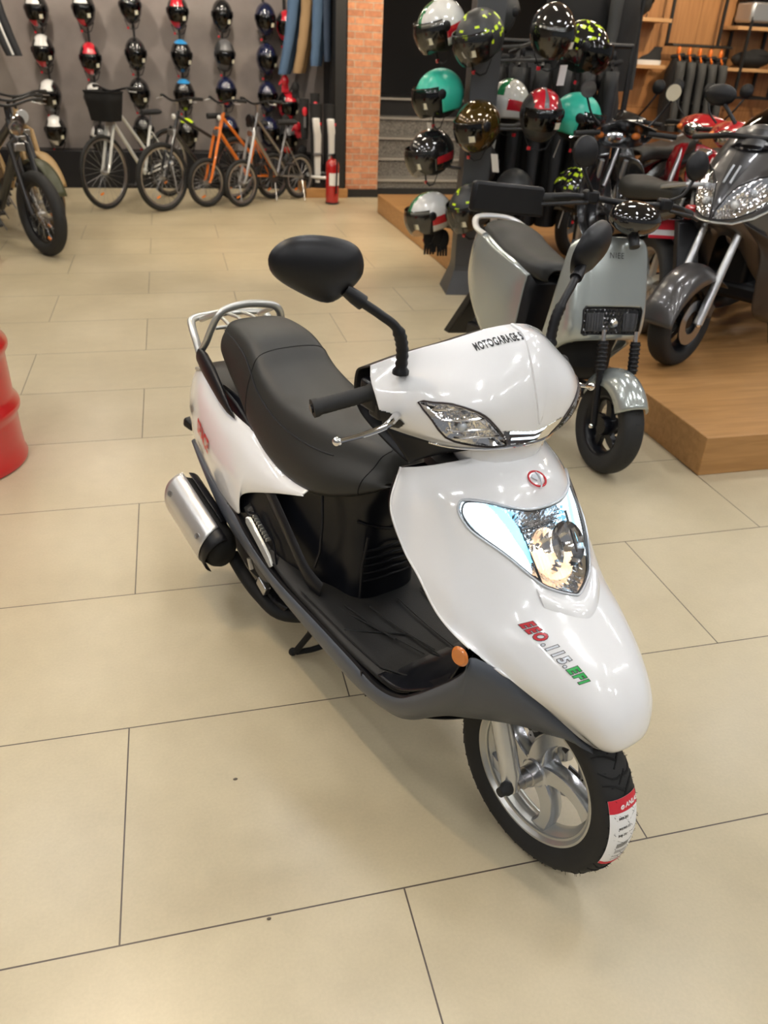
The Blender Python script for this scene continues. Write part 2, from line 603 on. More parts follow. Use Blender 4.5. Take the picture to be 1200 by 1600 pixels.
WARM = (1.0, .80, .55)
spot((1.6, 5.6, CEIL), (1.2, 6.6, 0), 170, 62, WARM, 'black track spotlight over the open floor in front of the bicycles')
spot((2.9, 6.9, CEIL), (2.45, 8.8, 1.4), 150, 60, WARM, 'black track spotlight aimed at the brick column')
spot((-.9, 7.6, CEIL), (-.6, 9.6, 1.2), 110, 80, (1.0, .88, .76), 'black track spotlight aimed at the left of the helmet wall')
spot((.9, 7.6, CEIL), (.9, 9.6, 1.2), 110, 80, (1.0, .88, .76), 'black track spotlight aimed at the right of the helmet wall')
spot((5.8, 6.2, CEIL), (5.9, 8.0, 1.5), 130, 80, WARM, 'added black spotlight that brightens the wood wall')  # unseen lamp, added to lift the dark wood wall
spot((-.4, 1.2, CEIL), (-.35, .55, 0), 90, 70, WARM, 'black track spotlight over the empty tiles left of the white scooter')

# oak platform the motorcycles stand on
structure_platform = MB()
structure_platform.box((2.40 + 3.2, 1.638 + 3.1, .0925), (6.4, 6.2, .185))
pf = tag(structure_platform.build('display_platform', 'oak', bevel=.004), 'low oak display platform with a sharp corner under the motorcycles', 'platform')
pf2 = tag(MB().box((1.995, 9.15, .05), (.50, .86, .10)).build('display_platform', 'oak', bevel=.004), 'small low oak plinth at the foot of the riding gear rack', 'platform')
pf3 = tag(MB().box((-2.35, 8.5, .12), (1.6, .5, .24)).build('display_platform', 'oak', bevel=.004), 'oak platform end at the left edge behind the fat tyre bike', 'platform')
# ------------------------------------------------------------------ white scooter
SC = bpy.data.objects.new('motor_scooter', None)
COL.objects.link(SC)
SC.matrix_world = Matrix.Translation((.914, .067, 0)) @ Matrix.Rotation(R(22.5 - 90), 4, 'Z') @ Matrix.Rotation(R(-3.0), 4, 'X')
tag(SC, 'glossy white scooter with grey skirts and lit headlight parked on the tiles', 'scooter')


def srf(net):
    cache = {}

    def S(u, v, h=0.0):
        p = V(*crs(net, u, v))
        if not h:
            return p
        e = 1e-3
        a = V(*crs(net, u + e if u < .5 else u - e, v)) - p
        if u >= .5:
            a = -a
        b = V(*crs(net, u, v + e if v < .5 else v - e)) - p
        if v >= .5:
            b = -b
        n = b.cross(a)
        n.normalize()
        return p + n * h
    return S


def inside(poly, x, y):
    c = False
    j = len(poly) - 1
    for i in range(len(poly)):
        xi, yi = poly[i]
        xj, yj = poly[j]
        if (yi > y) != (yj > y) and x < (xj - xi) * (y - yi) / (yj - yi) + xi:
            c = not c
        j = i
    return c


def dist_edge(poly, x, y, sx=1.0, sy=1.0):
    d = 9e9
    for i in range(len(poly)):
        ax, ay = poly[i - 1]
        bx, by = poly[i]
        vx, vy, wx, wy = (bx - ax) * sx, (by - ay) * sy, (x - ax) * sx, (y - ay) * sy
        t = max(0, min(1, (vx * wx + vy * wy) / (vx * vx + vy * vy + 1e-12)))
        d = min(d, math.hypot(wx - vx * t, wy - vy * t))
    return d


def smooth_poly(p, n=4):
    out = []
    m = len(p)
    for i in range(m):
        for k in range(n):
            out.append(cr(p[i - 1], p[i], p[(i + 1) % m], p[(i + 2) % m], k / n))
    return out


def shell(net, nu, nv, holes=(), name='panel', m='white_gloss', parent=None, thick=.003):
    rows = [[V(*crs(net, i / nu, j / nv)) for i in range(nu + 1)] for j in range(nv + 1)]
    keep = (lambda i, j: not any(inside(h, (i + .5) / nu, (j + .5) / nv) for h in holes)) if holes else None
    return MB().grid(rows, keep=keep).build(name, m, parent, thick=thick, angle=50)


def patch(S, poly, off, N=90, grow=0.0):
    """grid of the surface inside poly; off(u, v, d) = height above it"""
    us = [p[0] for p in poly]
    vs = [p[1] for p in poly]
    u0, u1, v0, v1 = min(us) - grow, max(us) + grow, min(vs) - grow, max(vs) + grow
    P = {}
    mb = MB()
    fs = []
    idx = {}
    vv = []

    def vert(i, j):
        if (i, j) not in idx:
            u, v = u0 + (u1 - u0) * i / N, v0 + (v1 - v0) * j / N
            d = dist_edge(poly, u, v, .5, .5)
            if not inside(poly, u, v):
                d = 0
            idx[(i, j)] = len(vv)
            vv.append(S(u, v, off(u, v, d)))
        return idx[(i, j)]
    for j in range(N):
        for i in range(N):
            u, v = u0 + (u1 - u0) * (i + .5) / N, v0 + (v1 - v0) * (j + .5) / N
            if inside(poly, u, v) or (grow and dist_edge(poly, u, v) < grow):
                fs.append((vert(i, j), vert(i + 1, j), vert(i + 1, j + 1), vert(i, j + 1)))
    mb._add(vv, fs)
    return mb


def mirror_uv(p):
    return [(1 - u, v) for u, v in p]


SA, SCW = srf(APRON), srf(COWL)
_h = [(.44, .212), (.40, .202), (.34, .176), (.30, .155), (.258, .134), (.235, .124), (.219, .124), (.212, .145), (.219, .172), (.243, .218), (.275, .261),
      (.308, .303), (.346, .353), (.388, .400), (.418, .420), (.447, .436), (.48, .450)]
HL = [(.5, .216)] + _h + [(.5, .456)] + mirror_uv(_h)[::-1]
HLs = smooth_poly(HL, 3)
_wk = [(.132, .500), (.170, .505), (.214, .520), (.262, .575), (.290, .625), (.316, .70), (.345, .80), (.372, .93), (.36, .985), (.30, .96), (.245, .90), (.195, .80), (.16, .65)]
WK = smooth_poly(_wk, 2)
WKm = mirror_uv(WK)
VD = [(.345, .77), (.40, .80), (.45, .825), (.5, .84), (.55, .825), (.60, .80), (.655, .77), (.672, .86), (.655, .93), (.60, .975), (.5, .995), (.40, .975), (.36, .985), (.372, .93)]

apron = shell(APRON, 200, 220, [HLs], 'front_shield', 'white_gloss', SC)
cowl = shell(COWL, 200, 110, [WK, WKm, VD], 'handlebar_cover', 'white_gloss', SC)


def place_uv(S, u0, v0, du, dv, h):
    """text x axis along du (u, v per metre), y axis along dv"""
    return lambda x, y: S(u0 + du[0] * x + dv[0] * y, v0 + du[1] * x + dv[1] * y, h)


for u_ in (0, 1):
    MB().tube([SA(u_, .56 * k / 60) + V(-.002, 0, 0) for k in range(61)], .0028, 8).build('edge_lip', 'white_gloss', apron, angle=80)
    MB().tube([SA(u_, .03 + .44 * k / 60) + V(-.013, (.010 if u_ == 0 else -.010), -.004) for k in range(61)], .0065, 8).build('inner_edge', 'black_satin', SC, angle=80)
# V shaped raised lip under the headlight and centre panel creases
lip = []
for dv_, h_ in ((.012, .0005), (.028, .006), (.050, .004), (.066, .0003)):
    r = []
    for k in range(41):
        t = (k / 40 - .5) * 2
        u = .5 + t * .135
        v = .462 + dv_ - abs(t) ** 1.6 * .075
        r.append(SA(u, v, h_))
    lip.append(r)
MB().grid(lip).build('lamp_lip', 'white_gloss', apron, angle=60)

# ---- headlight: bowl, reflector, light guides, lens, bezel
hl = patch(SA, HLs, lambda u, v, d: -min(.034, d * 1.3) - .002 + .0035 * math.sin(u * 260) * math.sin(v * 210) * min(1, d * 30), 110).build('headlight', 'reflector_chrome', SC, angle=25)
tag(hl, 'lit clear headlight', None)
c0 = SA(.5, .335, -.040)
n0 = (SA(.5, .335, .01) - SA(.5, .335, 0)).normalized()
side = V(0, 1, 0)
for sgn in (-1, 1):
    c1 = SA(.5 + sgn * .058, .325, -.030)
    rows = []
    for (r_, h_) in ((.006, -.012), (.018, -.008), (.030, .002), (.040, .014), (.047, .026)):
        rows.append((r_, h_))
    rb = MB().lathe(rows, c1, n0, 22, squash=.95)
    rb.build('reflector', 'reflector_chrome', hl, angle=12)
MB().lathe([(.0065, -.014), (.0065, .006), (.004, .010), (0, .011)], SA(.44, .325, -.028), n0, 14).build('bulb', 'bulb', hl)
MB().lathe([(.0065, -.014), (.0065, .006), (.004, .010), (0, .011)], SA(.56, .325, -.028), n0, 14).build('bulb', 'dark_steel', hl)
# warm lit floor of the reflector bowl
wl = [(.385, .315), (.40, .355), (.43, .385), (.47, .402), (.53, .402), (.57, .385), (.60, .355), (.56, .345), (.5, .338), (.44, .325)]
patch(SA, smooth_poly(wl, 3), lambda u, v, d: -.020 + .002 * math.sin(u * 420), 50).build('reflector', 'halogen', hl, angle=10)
# faceted upper reflector ribs
rb = MB()
for k in range(7):
    v_ = .236 + k * .011
    rb.tube([SA(.40 + .2 * t / 10, v_, -.020 - .004 * k) for t in range(11)], .0028, 6)
for k in range(9):
    u_ = .40 + k * .025
    rb.tube([SA(u_, .23 + .08 * t / 6, -.022 - .028 * t / 6) for t in range(7)], .0016, 5)
rb.build('reflector', 'reflector_chrome', hl, angle=15)
for sgn in (0, 1):
    pl = [(.232, .136), (.262, .146), (.300, .175), (.342, .24), (.372, .335), (.366, .372), (.33, .325), (.282, .262), (.240, .205), (.224, .165)]
    pd = [(.262, .143), (.335, .185), (.372, .235), (.385, .300), (.376, .345), (.345, .245), (.302, .178)]
    if sgn:
        pl, pd = mirror_uv(pl), mirror_uv(pd)
    patch(SA, smooth_poly(pl, 3), lambda u, v, d: -.006 - .0016 * math.sin((u - v * .55 if u < .5 else -u - v * .55) * 160), 60).build('light_guide', 'drl_light', hl, angle=12)
    patch(SA, smooth_poly(pd, 3), lambda u, v, d: -.0065, 40).build('light_guide', 'drl_cyan', hl, angle=12)
patch(SA, HLs, lambda u, v, d: .0015 + min(.006, d * .12), 80, grow=.002).build('lens', 'lens', hl, angle=60)
MB().tube([SA(u, v, .0012) for u, v in HLs], .0032, 8, closed=True, flat=.8).build('bezel', 'grey_badge', hl, angle=80)
MB().tube([SA(.5 + (u - .5) * .965, .325 + (v - .325) * .955, -.001) for u, v in HLs], .0018, 6, closed=True).build('bezel', 'dark_steel', hl, angle=80)
bl = MB()
for sgn in (-1, 1):
    bl.tube([SA(.5 + sgn * .115 - sgn * t * .012, .245 + t * .155, -.012) for t in [k / 8 for k in range(9)]], .0025, 6)
bl.build('reflector', 'dark_steel', hl)

# ---- turn signals and V shaped running light in the handlebar cover
for nm, wk in ((0, WK), (1, WKm)):
    w = patch(SCW, wk, lambda u, v, d: -min(.022, d * .9) - .001 + .002 * math.sin(u * 330) * math.sin(v * 90) * min(1, d * 40), 60).build('turn_signal', 'reflector_chrome', SC, angle=14)
    f = MB()
    cu = [p[0] for p in wk]
    for k in range(4):
        v_ = .56 + .09 * k
        uu = sorted([u for u, v in wk if abs(v - v_) < .05])
        if len(uu) > 1:
            f.tube([SCW(uu[0] + .02 + (uu[-1] - uu[0] - .04) * t / 6, v_, -.006) for t in range(7)], .0022, 5)
    for k in range(4):
        u_ = .19 + .035 * k if nm == 0 else .81 - .035 * k
        f.tube([SCW(u_ + (.02 if nm == 0 else -.02) * t, .56 + .22 * t + .03 * k, -.008) for t in (0, .5, 1)], .0018, 5)
    f.build('reflector', 'reflector_chrome', w, angle=15)
    MB().ball(SCW(.235 if nm == 0 else .765, .72, -.012), .010, 12, 8).build('bulb', 'grey_badge', w)
    patch(SCW, wk, lambda u, v, d: .001 + min(.004, d * .15), 50, grow=.003).build('lens', 'lens', w, angle=60)
    MB().tube([SCW(u, v, .0006) for u, v in wk], .0020, 6, closed=True).build('bezel', 'dark_badge', w, angle=80)
vd = patch(SCW, VD, lambda u, v, d: -min(.010, d * 1.0) - .0008, 70).build('running_light', 'dark_badge', SC, angle=30)
tag(vd, 'V shaped white running light', None)


def vline(v0, v1, w_, u0=.375):
    rows = []
    for dv_ in (-w_, w_):
        rows.append([SCW(u0 + (1 - 2 * u0) * k / 24, v0 + (v1 - v0) * (1 - abs(k / 12 - 1)) + dv_, -.0012) for k in range(25)])
    return MB().grid(rows)


vline(.800, .858, .020).build('light_strip', 'drl_light', vd)
vline(.890, .935, .018, .385).build('light_strip', 'drl_light', vd)
patch(SCW, VD, lambda u, v, d: .0012, 50, grow=.003).build('lens', 'lens', vd, angle=60)
MB().tube([SCW(u / 40 * .69 + .155, .995, .001) for u in range(41)], .0035, 8).build('chrome_trim', 'chrome', SC)

for u_ in (0, 1):
    sl = [(.0, .60), (.05, .64), (.085, .74), (.06, .86), (.0, .90)]
    patch(SCW, sl if u_ == 0 else mirror_uv(sl), lambda u, v, d: .0012, 24).build('lever_slot', 'black_satin', cowl)
# raised centre panel of the cover
cp = []
for s_, h_ in ((1.0, .0002), (.93, .0035), (.5, .0040), (0, .0045)):
    row = []
    for k in range(49):
        a = k / 48
        if a < .5:
            t = a * 2
            u, v = .508 - .10 * t ** 1.3 * (1 - t) - .004 * (1 - t), .02 + .76 * t
        else:
            t = (1 - a) * 2
            u, v = .508 + .10 * t ** 1.3 * (1 - t) + .010 * (1 - t), .02 + .76 * t
        u = .508 + (u - .508) * s_ * 1.5
        row.append(SCW(u, v, h_))
    cp.append(row)
MB().grid(cp).build('centre_panel', 'white_gloss', cowl, angle=60)

TW = text_width('MOTOGARAGE 52', size=.0205, bold=.0006, spacing=1.12)
put_text('lettering', 'MOTOGARAGE 52', .0205, 'ink', (lambda x, y: SCW(.334 + .112 * x / TW + .052 * (x / TW) ** 2 + .25 * y, .200 + .02 * x / TW - 5.4 * y, .0012)), cowl, bold=.0006, spacing=1.12)

# ---- badges on the shield
def badge_line(parts, size, u0, v0, du, dv, shear=.35):
    x = 0
    for s, m_, hh in parts:
        w_ = text_width(s, size=size, shear=shear, bold=.0010, spacing=1.3)
        put_text('badge_border', s, size, 'dark_badge', place_uv(SA, u0 + du[0] * x, v0 + du[1] * x, du, dv, .0012), apron, shear=shear, bold=.0022, spacing=1.3)
        put_text('badge', s, size, m_, place_uv(SA, u0 + du[0] * x, v0 + du[1] * x, du, dv, .0018), apron, shear=shear, bold=.0010, spacing=1.3)
        x += w_ + .0035


badge_line([('EEO', 'red_badge', 0), ('.115.', 'grey_badge', 0), ('EFI', 'green_badge', 0)], .0255, .274, .474, (.24, 1.10), (2.0, -.35))

ec = SA(.484, .118, .001)
eu = (SA(.53, .118, .001) - ec).normalized()
ev = (SA(.484, .08, .001) - ec).normalized()
en = eu.cross(ev).normalized()
em = MB()
em.tube([ec + eu * (.0205 * math.cos(a)) + ev * (.0180 * math.sin(a)) for a in [2 * math.pi * k / 32 for k in range(32)]], .0024, 6, closed=True, flat=.6)
emo = em.build('emblem', 'red_badge', SC)
em = MB()
em.tube([ec + eu * x + ev * y + en * .002 for x, y in ((.005, .014), (.007, .007), (.005, -.005), (-.001, -.016), (-.009, -.022), (-.014, -.022))], [.0014, .002, .002, .0018, .0014, .0008], 6)
em.prism([ec + eu * x + ev * y for x, y in ((-.005, .012), (-.013, .005), (-.005, -.005), (.001, .002))], en * .003)
em.build('emblem_mark', 'grey_badge', emo)

# ---- handlebar: dark rear half, stem, switches, grips, levers, mirrors
rear = []
for row in [COWL[0], [(x - .06, y * .96, z - .035) for x, y, z in COWL[0]], [(x - .055, y * .9, z - .12) for x, y, z in COWL[0]], [(x + .07, y * .75, z - .19) for x, y, z in COWL[0]], COWL[-1]]:
    rear.append(row)
shell(rear, 60, 30, (), 'instrument_panel', 'black_plastic', SC)
stem = MB().tube([(-.34, 0, .70), (-.36, 0, .98)], .05, 14)
stem.box((-.36, -.085, .90), (.05, .02, .045))
stem.build('steering_stem', 'black_plastic', SC)
nk = MB()
nk.loft([[V(-.30 + .085 * math.cos(a) * s_, .11 * math.sin(a) * s_, z_) for a in [2 * math.pi * k / 20 for k in range(20)]] for s_, z_ in ((1.05, .935), (1.0, .90), (.85, .875))])
nk.build('neck_cover', 'white_gloss', SC)
nk = MB()
nk.loft([[V(-.32 + .10 * math.cos(a) * s_, .135 * math.sin(a) * s_, z_) for a in [2 * math.pi * k / 20 for k in range(20)]] for s_, z_ in ((1.05, .876), (1.1, .86))])
nk.build('neck_gap', 'black_plastic', SC)

hbar = MB().tube([(-.43, -.20, 1.005), (-.43, .20, 1.005)], .011, 10).build('handlebar', 'black_plastic', SC)
for sg in (-1, 1):
    y = lambda v_: sg * v_
    g = MB()
    a, b = V(-.425, y(.235), 1.000), V(-.455, y(.352), .975)
    n_ = 26
    pts, rs = [], []
    for k in range(n_ + 1):
        pts.append(a + (b - a) * k / n_)
        rs.append(.0165 if k % 2 else .0158)
    rs[0] = rs[1] = .019
    rs[-1] = rs[-2] = rs[-3] = .0185
    gr = g.tube(pts, rs, 18).build('grip', 'rubber', SC, angle=50)
    MB().lathe([(0, 0), (.009, 0), (.009, .004), (0, .004)], b, b - a, 12).build('bar_end', 'black_satin', gr)
    sw = MB().box((-.432, y(.218), .992), (.055, .05, .060))
    sw.box((-.41, y(.222), .970), (.04, .035, .04))
    sw.build('switch_housing', 'black_satin', SC, bevel=.008)
    lv = MB()
    lp = [(-.375, y(.205), .978), (-.345, y(.235), .980), (-.328, y(.27), .974), (-.335, y(.31), .962), (-.352, y(.345), .950), (-.360, y(.356), .946)]
    lp = [crp(lp, k / 24) for k in range(25)]
    lv.tube(lp, [.0105 - .0050 * min(1, k / 18) for k in range(25)], 10, flat=.7)
    lv.ball(lp[-1], .0095, 12, 8)
    lv.build('brake_lever', 'chrome', SC)
    # mirror: rubber boot, stalk, head, glass
    base = V(-.378 - sg * .012, y(.217), 1.055)
    mk = [base, base + V(0, y(.002), .05), base + V(-.002, y(.018), .088), base + V(-.014, y(.048), .112), base + V(-.028, y(.078), .132)]
    mp_ = [V(*crp([tuple(q) for q in mk], k / 30)) for k in range(31)]
    rs = []
    for k in range(31):
        rs.append((.0125 if k % 2 else .0108) if k < 15 else .0088)
    rs[0] = rs[1] = .016
    ms = MB().tube(mp_, rs, 12).build('mirror', 'black_plastic', SC, angle=50)
    MB().tube([mp_[-1], mp_[-1] + V(-.006, y(.014), .010), mp_[-1] + V(-.014, y(.030), .022)], [.014, .0135, .011], 12).build('mirror_joint', 'black_plastic', ms)
    # head: rounded quadrilateral in the plane across the scooter
    hc = V(-.440 - sg * .012, y(.367), 1.241)
    ol = [(-.062, -.038), (-.084, .0), (-.070, .036), (-.040, .052), (.020, .057), (.066, .046), (.090, .018), (.080, -.014), (.035, -.042), (-.025, -.062)]
    ol = smooth_poly(ol, 4)
    rows = []
    Ry_ = Matrix.Rotation(R(14), 3, 'Y') @ Matrix.Rotation(R(-12) if sg < 0 else R(21), 3, 'Z')
    for s_, d_ in ((.0, .034), (.35, .031), (.62, .025), (.82, .016), (.94, .007), (1.0, -.004), (.985, -.010)):
        rows.append([hc + Ry_ @ V(d_, y(px) * s_, pz * s_) for px, pz in ol])
    MB().grid(rows, cu=True).build('mirror_shell', 'black_plastic', ms, angle=70)
    MB().poly([hc + Ry_ @ V(-.008, y(px) * .97, pz * .97) for px, pz in ol]).build('mirror_glass', 'chrome', ms, smooth=False)

# ---- inner leg shield, floor board, tunnel
ed = [APRON[j][0] for j in range(0, 6)]          # right edge of the shield, top to bottom
inner = []
for j, (x, y_, z) in enumerate(ed):
    w = abs(y_)
    row = []
    deep = (.02, .05, .07, .085, .10, .12)[j]
    for k in range(13):
        t = k / 12 * 2 - 1
        yy = t * w * (.998 if j < 4 else .985 if j == 4 else .975)
        s_ = 1 - abs(t) ** 5
        row.append((x - (.004 if j < 4 else .008 if j == 4 else .016) - (.015 if j > 3 else .004) * s_, yy, z - .006 * s_))
    inner.append(row)
inner.append([(-.13 - .05 * (1 - abs(k / 6 - 1) ** 4), (k / 6 - 1) * .21, .47) for k in range(13)])
inner.append([(-.20 - .04 * (1 - abs(k / 6 - 1) ** 4), (k / 6 - 1) * .213, .40) for k in range(13)])
inner.append([(-.27 - .03 * (1 - abs(k / 6 - 1) ** 4), (k / 6 - 1) * .215, .350) for k in range(13)])
inner.append([(-.345, (k / 6 - 1) * .214, .335) for k in range(13)])
inn = shell(inner, 48, 60, (), 'inner_shield', 'black_satin', SC)

fl = []
for x, z, w in ((-.24, .365, .205), (-.30, .338, .212), (-.45, .332, .216), (-.62, .340, .216), (-.78, .350, .214), (-.90, .385, .210), (-1.02, .45, .205)):
    fl.append([(x, (k / 8 - 1) * w, z + (.0 if 0 < k < 16 else -.012)) for k in range(17)])
shell(fl, 48, 50, (), 'floorboard', 'floor_rubber', SC)
gr = MB()
for yy, x0, x1 in ((-.150, -.75, -.42), (-.115, -.60, -.34), (-.07, -.56, -.34), (.0, -.55, -.30), (.07, -.56, -.34), (.115, -.60, -.34), (.15, -.75, -.42)):
    gr.tube([(x0, yy * 1.2, .3445), ((x0 + x1) / 2, yy, .3395), (x1, yy * .7, .3435)], .0022, 5)
for s_ in (-1, 1):
    gr.tube([(-.52, s_ * .19, .337), (-.42, s_ * .06, .339), (-.30, s_ * .05, .344), (-.25, s_ * .02, .362)], .0024, 5)
    gr.tube([(-.70, s_ * .205, .345), (-.50, s_ * .20, .336), (-.36, s_ * .195, .338), (-.29, s_ * .16, .345)], .0024, 5)
gr.build('floor_mat_rib', 'floor_rubber', SC)

# rim of black plastic round the footwell
rim = []
GU = [(-1.514, -.130, .439), (-1.40, -.152, .415), (-1.290, -.172, .398), (-1.177, -.190, .392), (-1.070, -.207, .388), (-.988, -.218, .370), (-.883, -.220, .340), (-.776, -.221, .325), (-.583, -.222, .319), (-.444, -.222, .312), (-.340, -.222, .306),
      (-.262, -.220, .332), (-.205, -.218, .385), (-.155, -.215, .442), (-.108, -.213, .500), (-.084, -.211, .540), (-.080, -.207, .572)]
GU2 = [(-.050, -.185, .566), (-.013, -.157, .544), (.022, -.125, .515), (.058, -.098, .484), (.082, -.076, .462), (.103, -.060, .439), (.122, -.034, .417)]
GL = [(-1.515, -.128, .422), (-1.405, -.150, .385), (-1.290, -.170, .350), (-1.193, -.185, .323), (-1.086, -.195, .302), (-.980, -.198, .286), (-.875, -.200, .272), (-.780, -.200, .255), (-.607, -.200, .232), (-.486, -.200, .220), (-.395, -.197, .220),
      (-.330, -.193, .228), (-.280, -.187, .240), (-.234, -.180, .269), (-.190, -.172, .310), (-.152, -.163, .340), (-.113, -.153, .362),
      (-.070, -.137, .383), (-.020, -.112, .400), (.019, -.090, .406), (.054, -.070, .408), (.078, -.053, .409), (.098, -.040, .410), (.119, -.028, .411)]
GUA = GU + GU2
for sg in (1, -1):
    rows = []
    for k in range(0, 17):
        a = GU[k]
        rows.append([(a[0] * 1.0, a[1] * sg, a[2]), (a[0], (a[1] + .004) * sg, a[2] + .007), (a[0] - (.006 if k > 11 else 0), (a[1] + .014) * sg, a[2] + (.006 if k < 12 else 0)), (a[0] - (.02 if k > 11 else 0), (a[1] + .030) * sg, a[2] - (.015 if k < 12 else 0))])
    rows = [[crp([r[c] for r in rows], j / 90) for c in range(4)] for j in range(91)]
    MB().grid(rows).build('footwell_rim', 'black_plastic', SC, angle=60)
    # grey skirt
    rows = []
    for k in range(len(GUA)):
        a, b = V(*GUA[k]), V(*GL[k])
        f = min(1, max(0, (k - 11) / 4))
        bul = .012 if k < 14 else .012
        mid = (a + b) / 2 + V(.0, -bul, 0) + V(.012 * f, 0, 0)
        m2 = a * .25 + b * .75 + V(.004 * f, -bul * .8, 0)
        rows.append([tuple(a), tuple(a * .75 + b * .25 + V(.008 * f, -bul * .7, 0)), tuple(mid), tuple(m2), tuple(b), (b.x, b.y + .03, b.z - .006)])
    rows = [[(x, y_ * sg, z) for x, y_, z in r] for r in rows]
    rows = [[crp([r[c] for r in rows], j / 110) for c in range(6)] for j in range(111)]
    sk = MB().grid(rows).build('side_skirt', 'grey_satin', SC, thick=.003, angle=60)
    if sg == 1:
        MB().tube([(-.394, -.2245, .312), (-.397, -.213, .262), (-.400, -.199, .220)], .0028, 6).build('seam', 'black_plastic', sk)
        for dx in (0, .03):
            MB().ball((-.70 + dx * 1.4, -.211, .285 - dx * .1), (.004, .002, .004), 8, 6).build('rivet', 'steel', sk)
# belly closing the underside
by = []
for x, z, w in ((-1.30, .35, .15), (-1.10, .30, .17), (-.80, .25, .185), (-.50, .215, .185), (-.33, .222, .175), (-.20, .29, .155), (-.10, .36, .12)):
    by.append([(x, (k / 4 - 1) * w, z) for k in range(9)])
shell(by, 24, 30, (), 'belly_pan', 'black_plastic', SC)
MB().lathe([(0, .004), (.016, .005), (.0195, .002), (.021, 0)], (-.103, -.2135, .563), (.15, -.95, .12), 24).build('reflector', 'amber', SC)
MB().lathe([(0, .004), (.016, .005), (.0195, .002), (.021, 0)], (-.103, .2135, .563), (.15, .95, .12), 24).build('reflector', 'amber', SC)

# under-seat body (black), lofted rings from the seat base to the floor
tun = []
for z, xf, wf, xb, w in ((.700, -.585, .070, -1.30, .125), (.640, -.590, .082, -1.30, .145), (.560, -.612, .088, -1.25, .160), (.470, -.600, .092, -1.20, .180), (.400, -.592, .096, -1.15, .195), (.335, -.590, .100, -1.10, .205)):
    n_ = 10
    ring = [(xf, 0, z), (xf - .004, -wf * .6, z), (xf - .030, -wf, z), (xf - .095, -wf - .022, z), (xf - .18, -(wf + w) / 2 - .01, z), (xf - .28, -w + .006, z), (xf - .40, -w, z), (xb, -w, z)]
    tun.append([(x, -y_, zz) for x, y_, zz in reversed(ring[1:])] + ring)
tunnel = shell(tun, 90, 40, (), 'under_seat_cover', 'black_satin', SC)
# moulded ribs on the front of it
rb = MB()
for k in range(5):
    z_ = .395 + k * .022
    rb.tube([(-.585 - .001 * k - .02 * abs(t) ** 2, t * .082, z_ + .012 * (1 - abs(t))) for t in [q / 8 - 1 for q in range(17)]], .0035, 6)
rb.tube([(-.606 - .03 * abs(t) ** 3, t * .09, .56 - .03 * (1 - abs(t))) for t in [q / 8 - 1 for q in range(17)]], .003, 6)
for s_ in (-1, 1):
    rb.tube([(-.60, s_ * .078, .53), (-.598, s_ * .090, .45), (-.585, s_ * .100, .36)], .004, 6)
rb.tube([(-.73, -.135, .62), (-.70, -.150, .54), (-.69, -.160, .46), (-.70, -.168, .41)], .004, 6)
rb.build('cover_rib', 'black_plastic', tunnel)
MB().box((-.594, 0, .665), (.006, .030, .008)).build('hook', 'steel', tunnel, bevel=.001)
# raised blue-black shoulder of the cover
sh = []
for x, y_, z in ((-.95, -.176, .545), (-.86, -.183, .50), (-.77, -.186, .44), (-.71, -.180, .385), (-.66, -.165, .352)):
    sh.append([(x, y_, z + .03), (x + .004, y_ - .010, z + .015), (x, y_ - .010, z - .01), (x - .004, y_ - .002, z - .03)])
sh = [[crp([r[c] for r in sh], j / 24) for c in range(4)] for j in range(25)]
MB().grid(sh).build('cover_shoulder', 'black_plastic', tunnel, angle=70)

# fold-out passenger footrest
fr = MB().prism([(-.985, -.212, .432), (-.975, -.216, .420), (-.842, -.214, .346), (-.835, -.210, .352), (-.860, -.206, .372), (-.972, -.206, .434)], (0, -.008, -.003))
fr = fr.build('footrest', 'rack_silver', SC, bevel=.002)
fr2 = MB()
for k in range(8):
    t = k / 7
    fr2.box((-.962 + .075 * t, -.199, .440 - .036 * t), (.0050, .018, .009), (0, R(-10), 0))
fr2.build('footrest_tread', 'rack_silver', fr, bevel=.001)
# recess rim behind it
MB().tube([(-.99, -.205, .44), (-.95, -.200, .452), (-.86, -.198, .408), (-.83, -.205, .352)], .003, 6).build('recess', 'black_satin', SC)

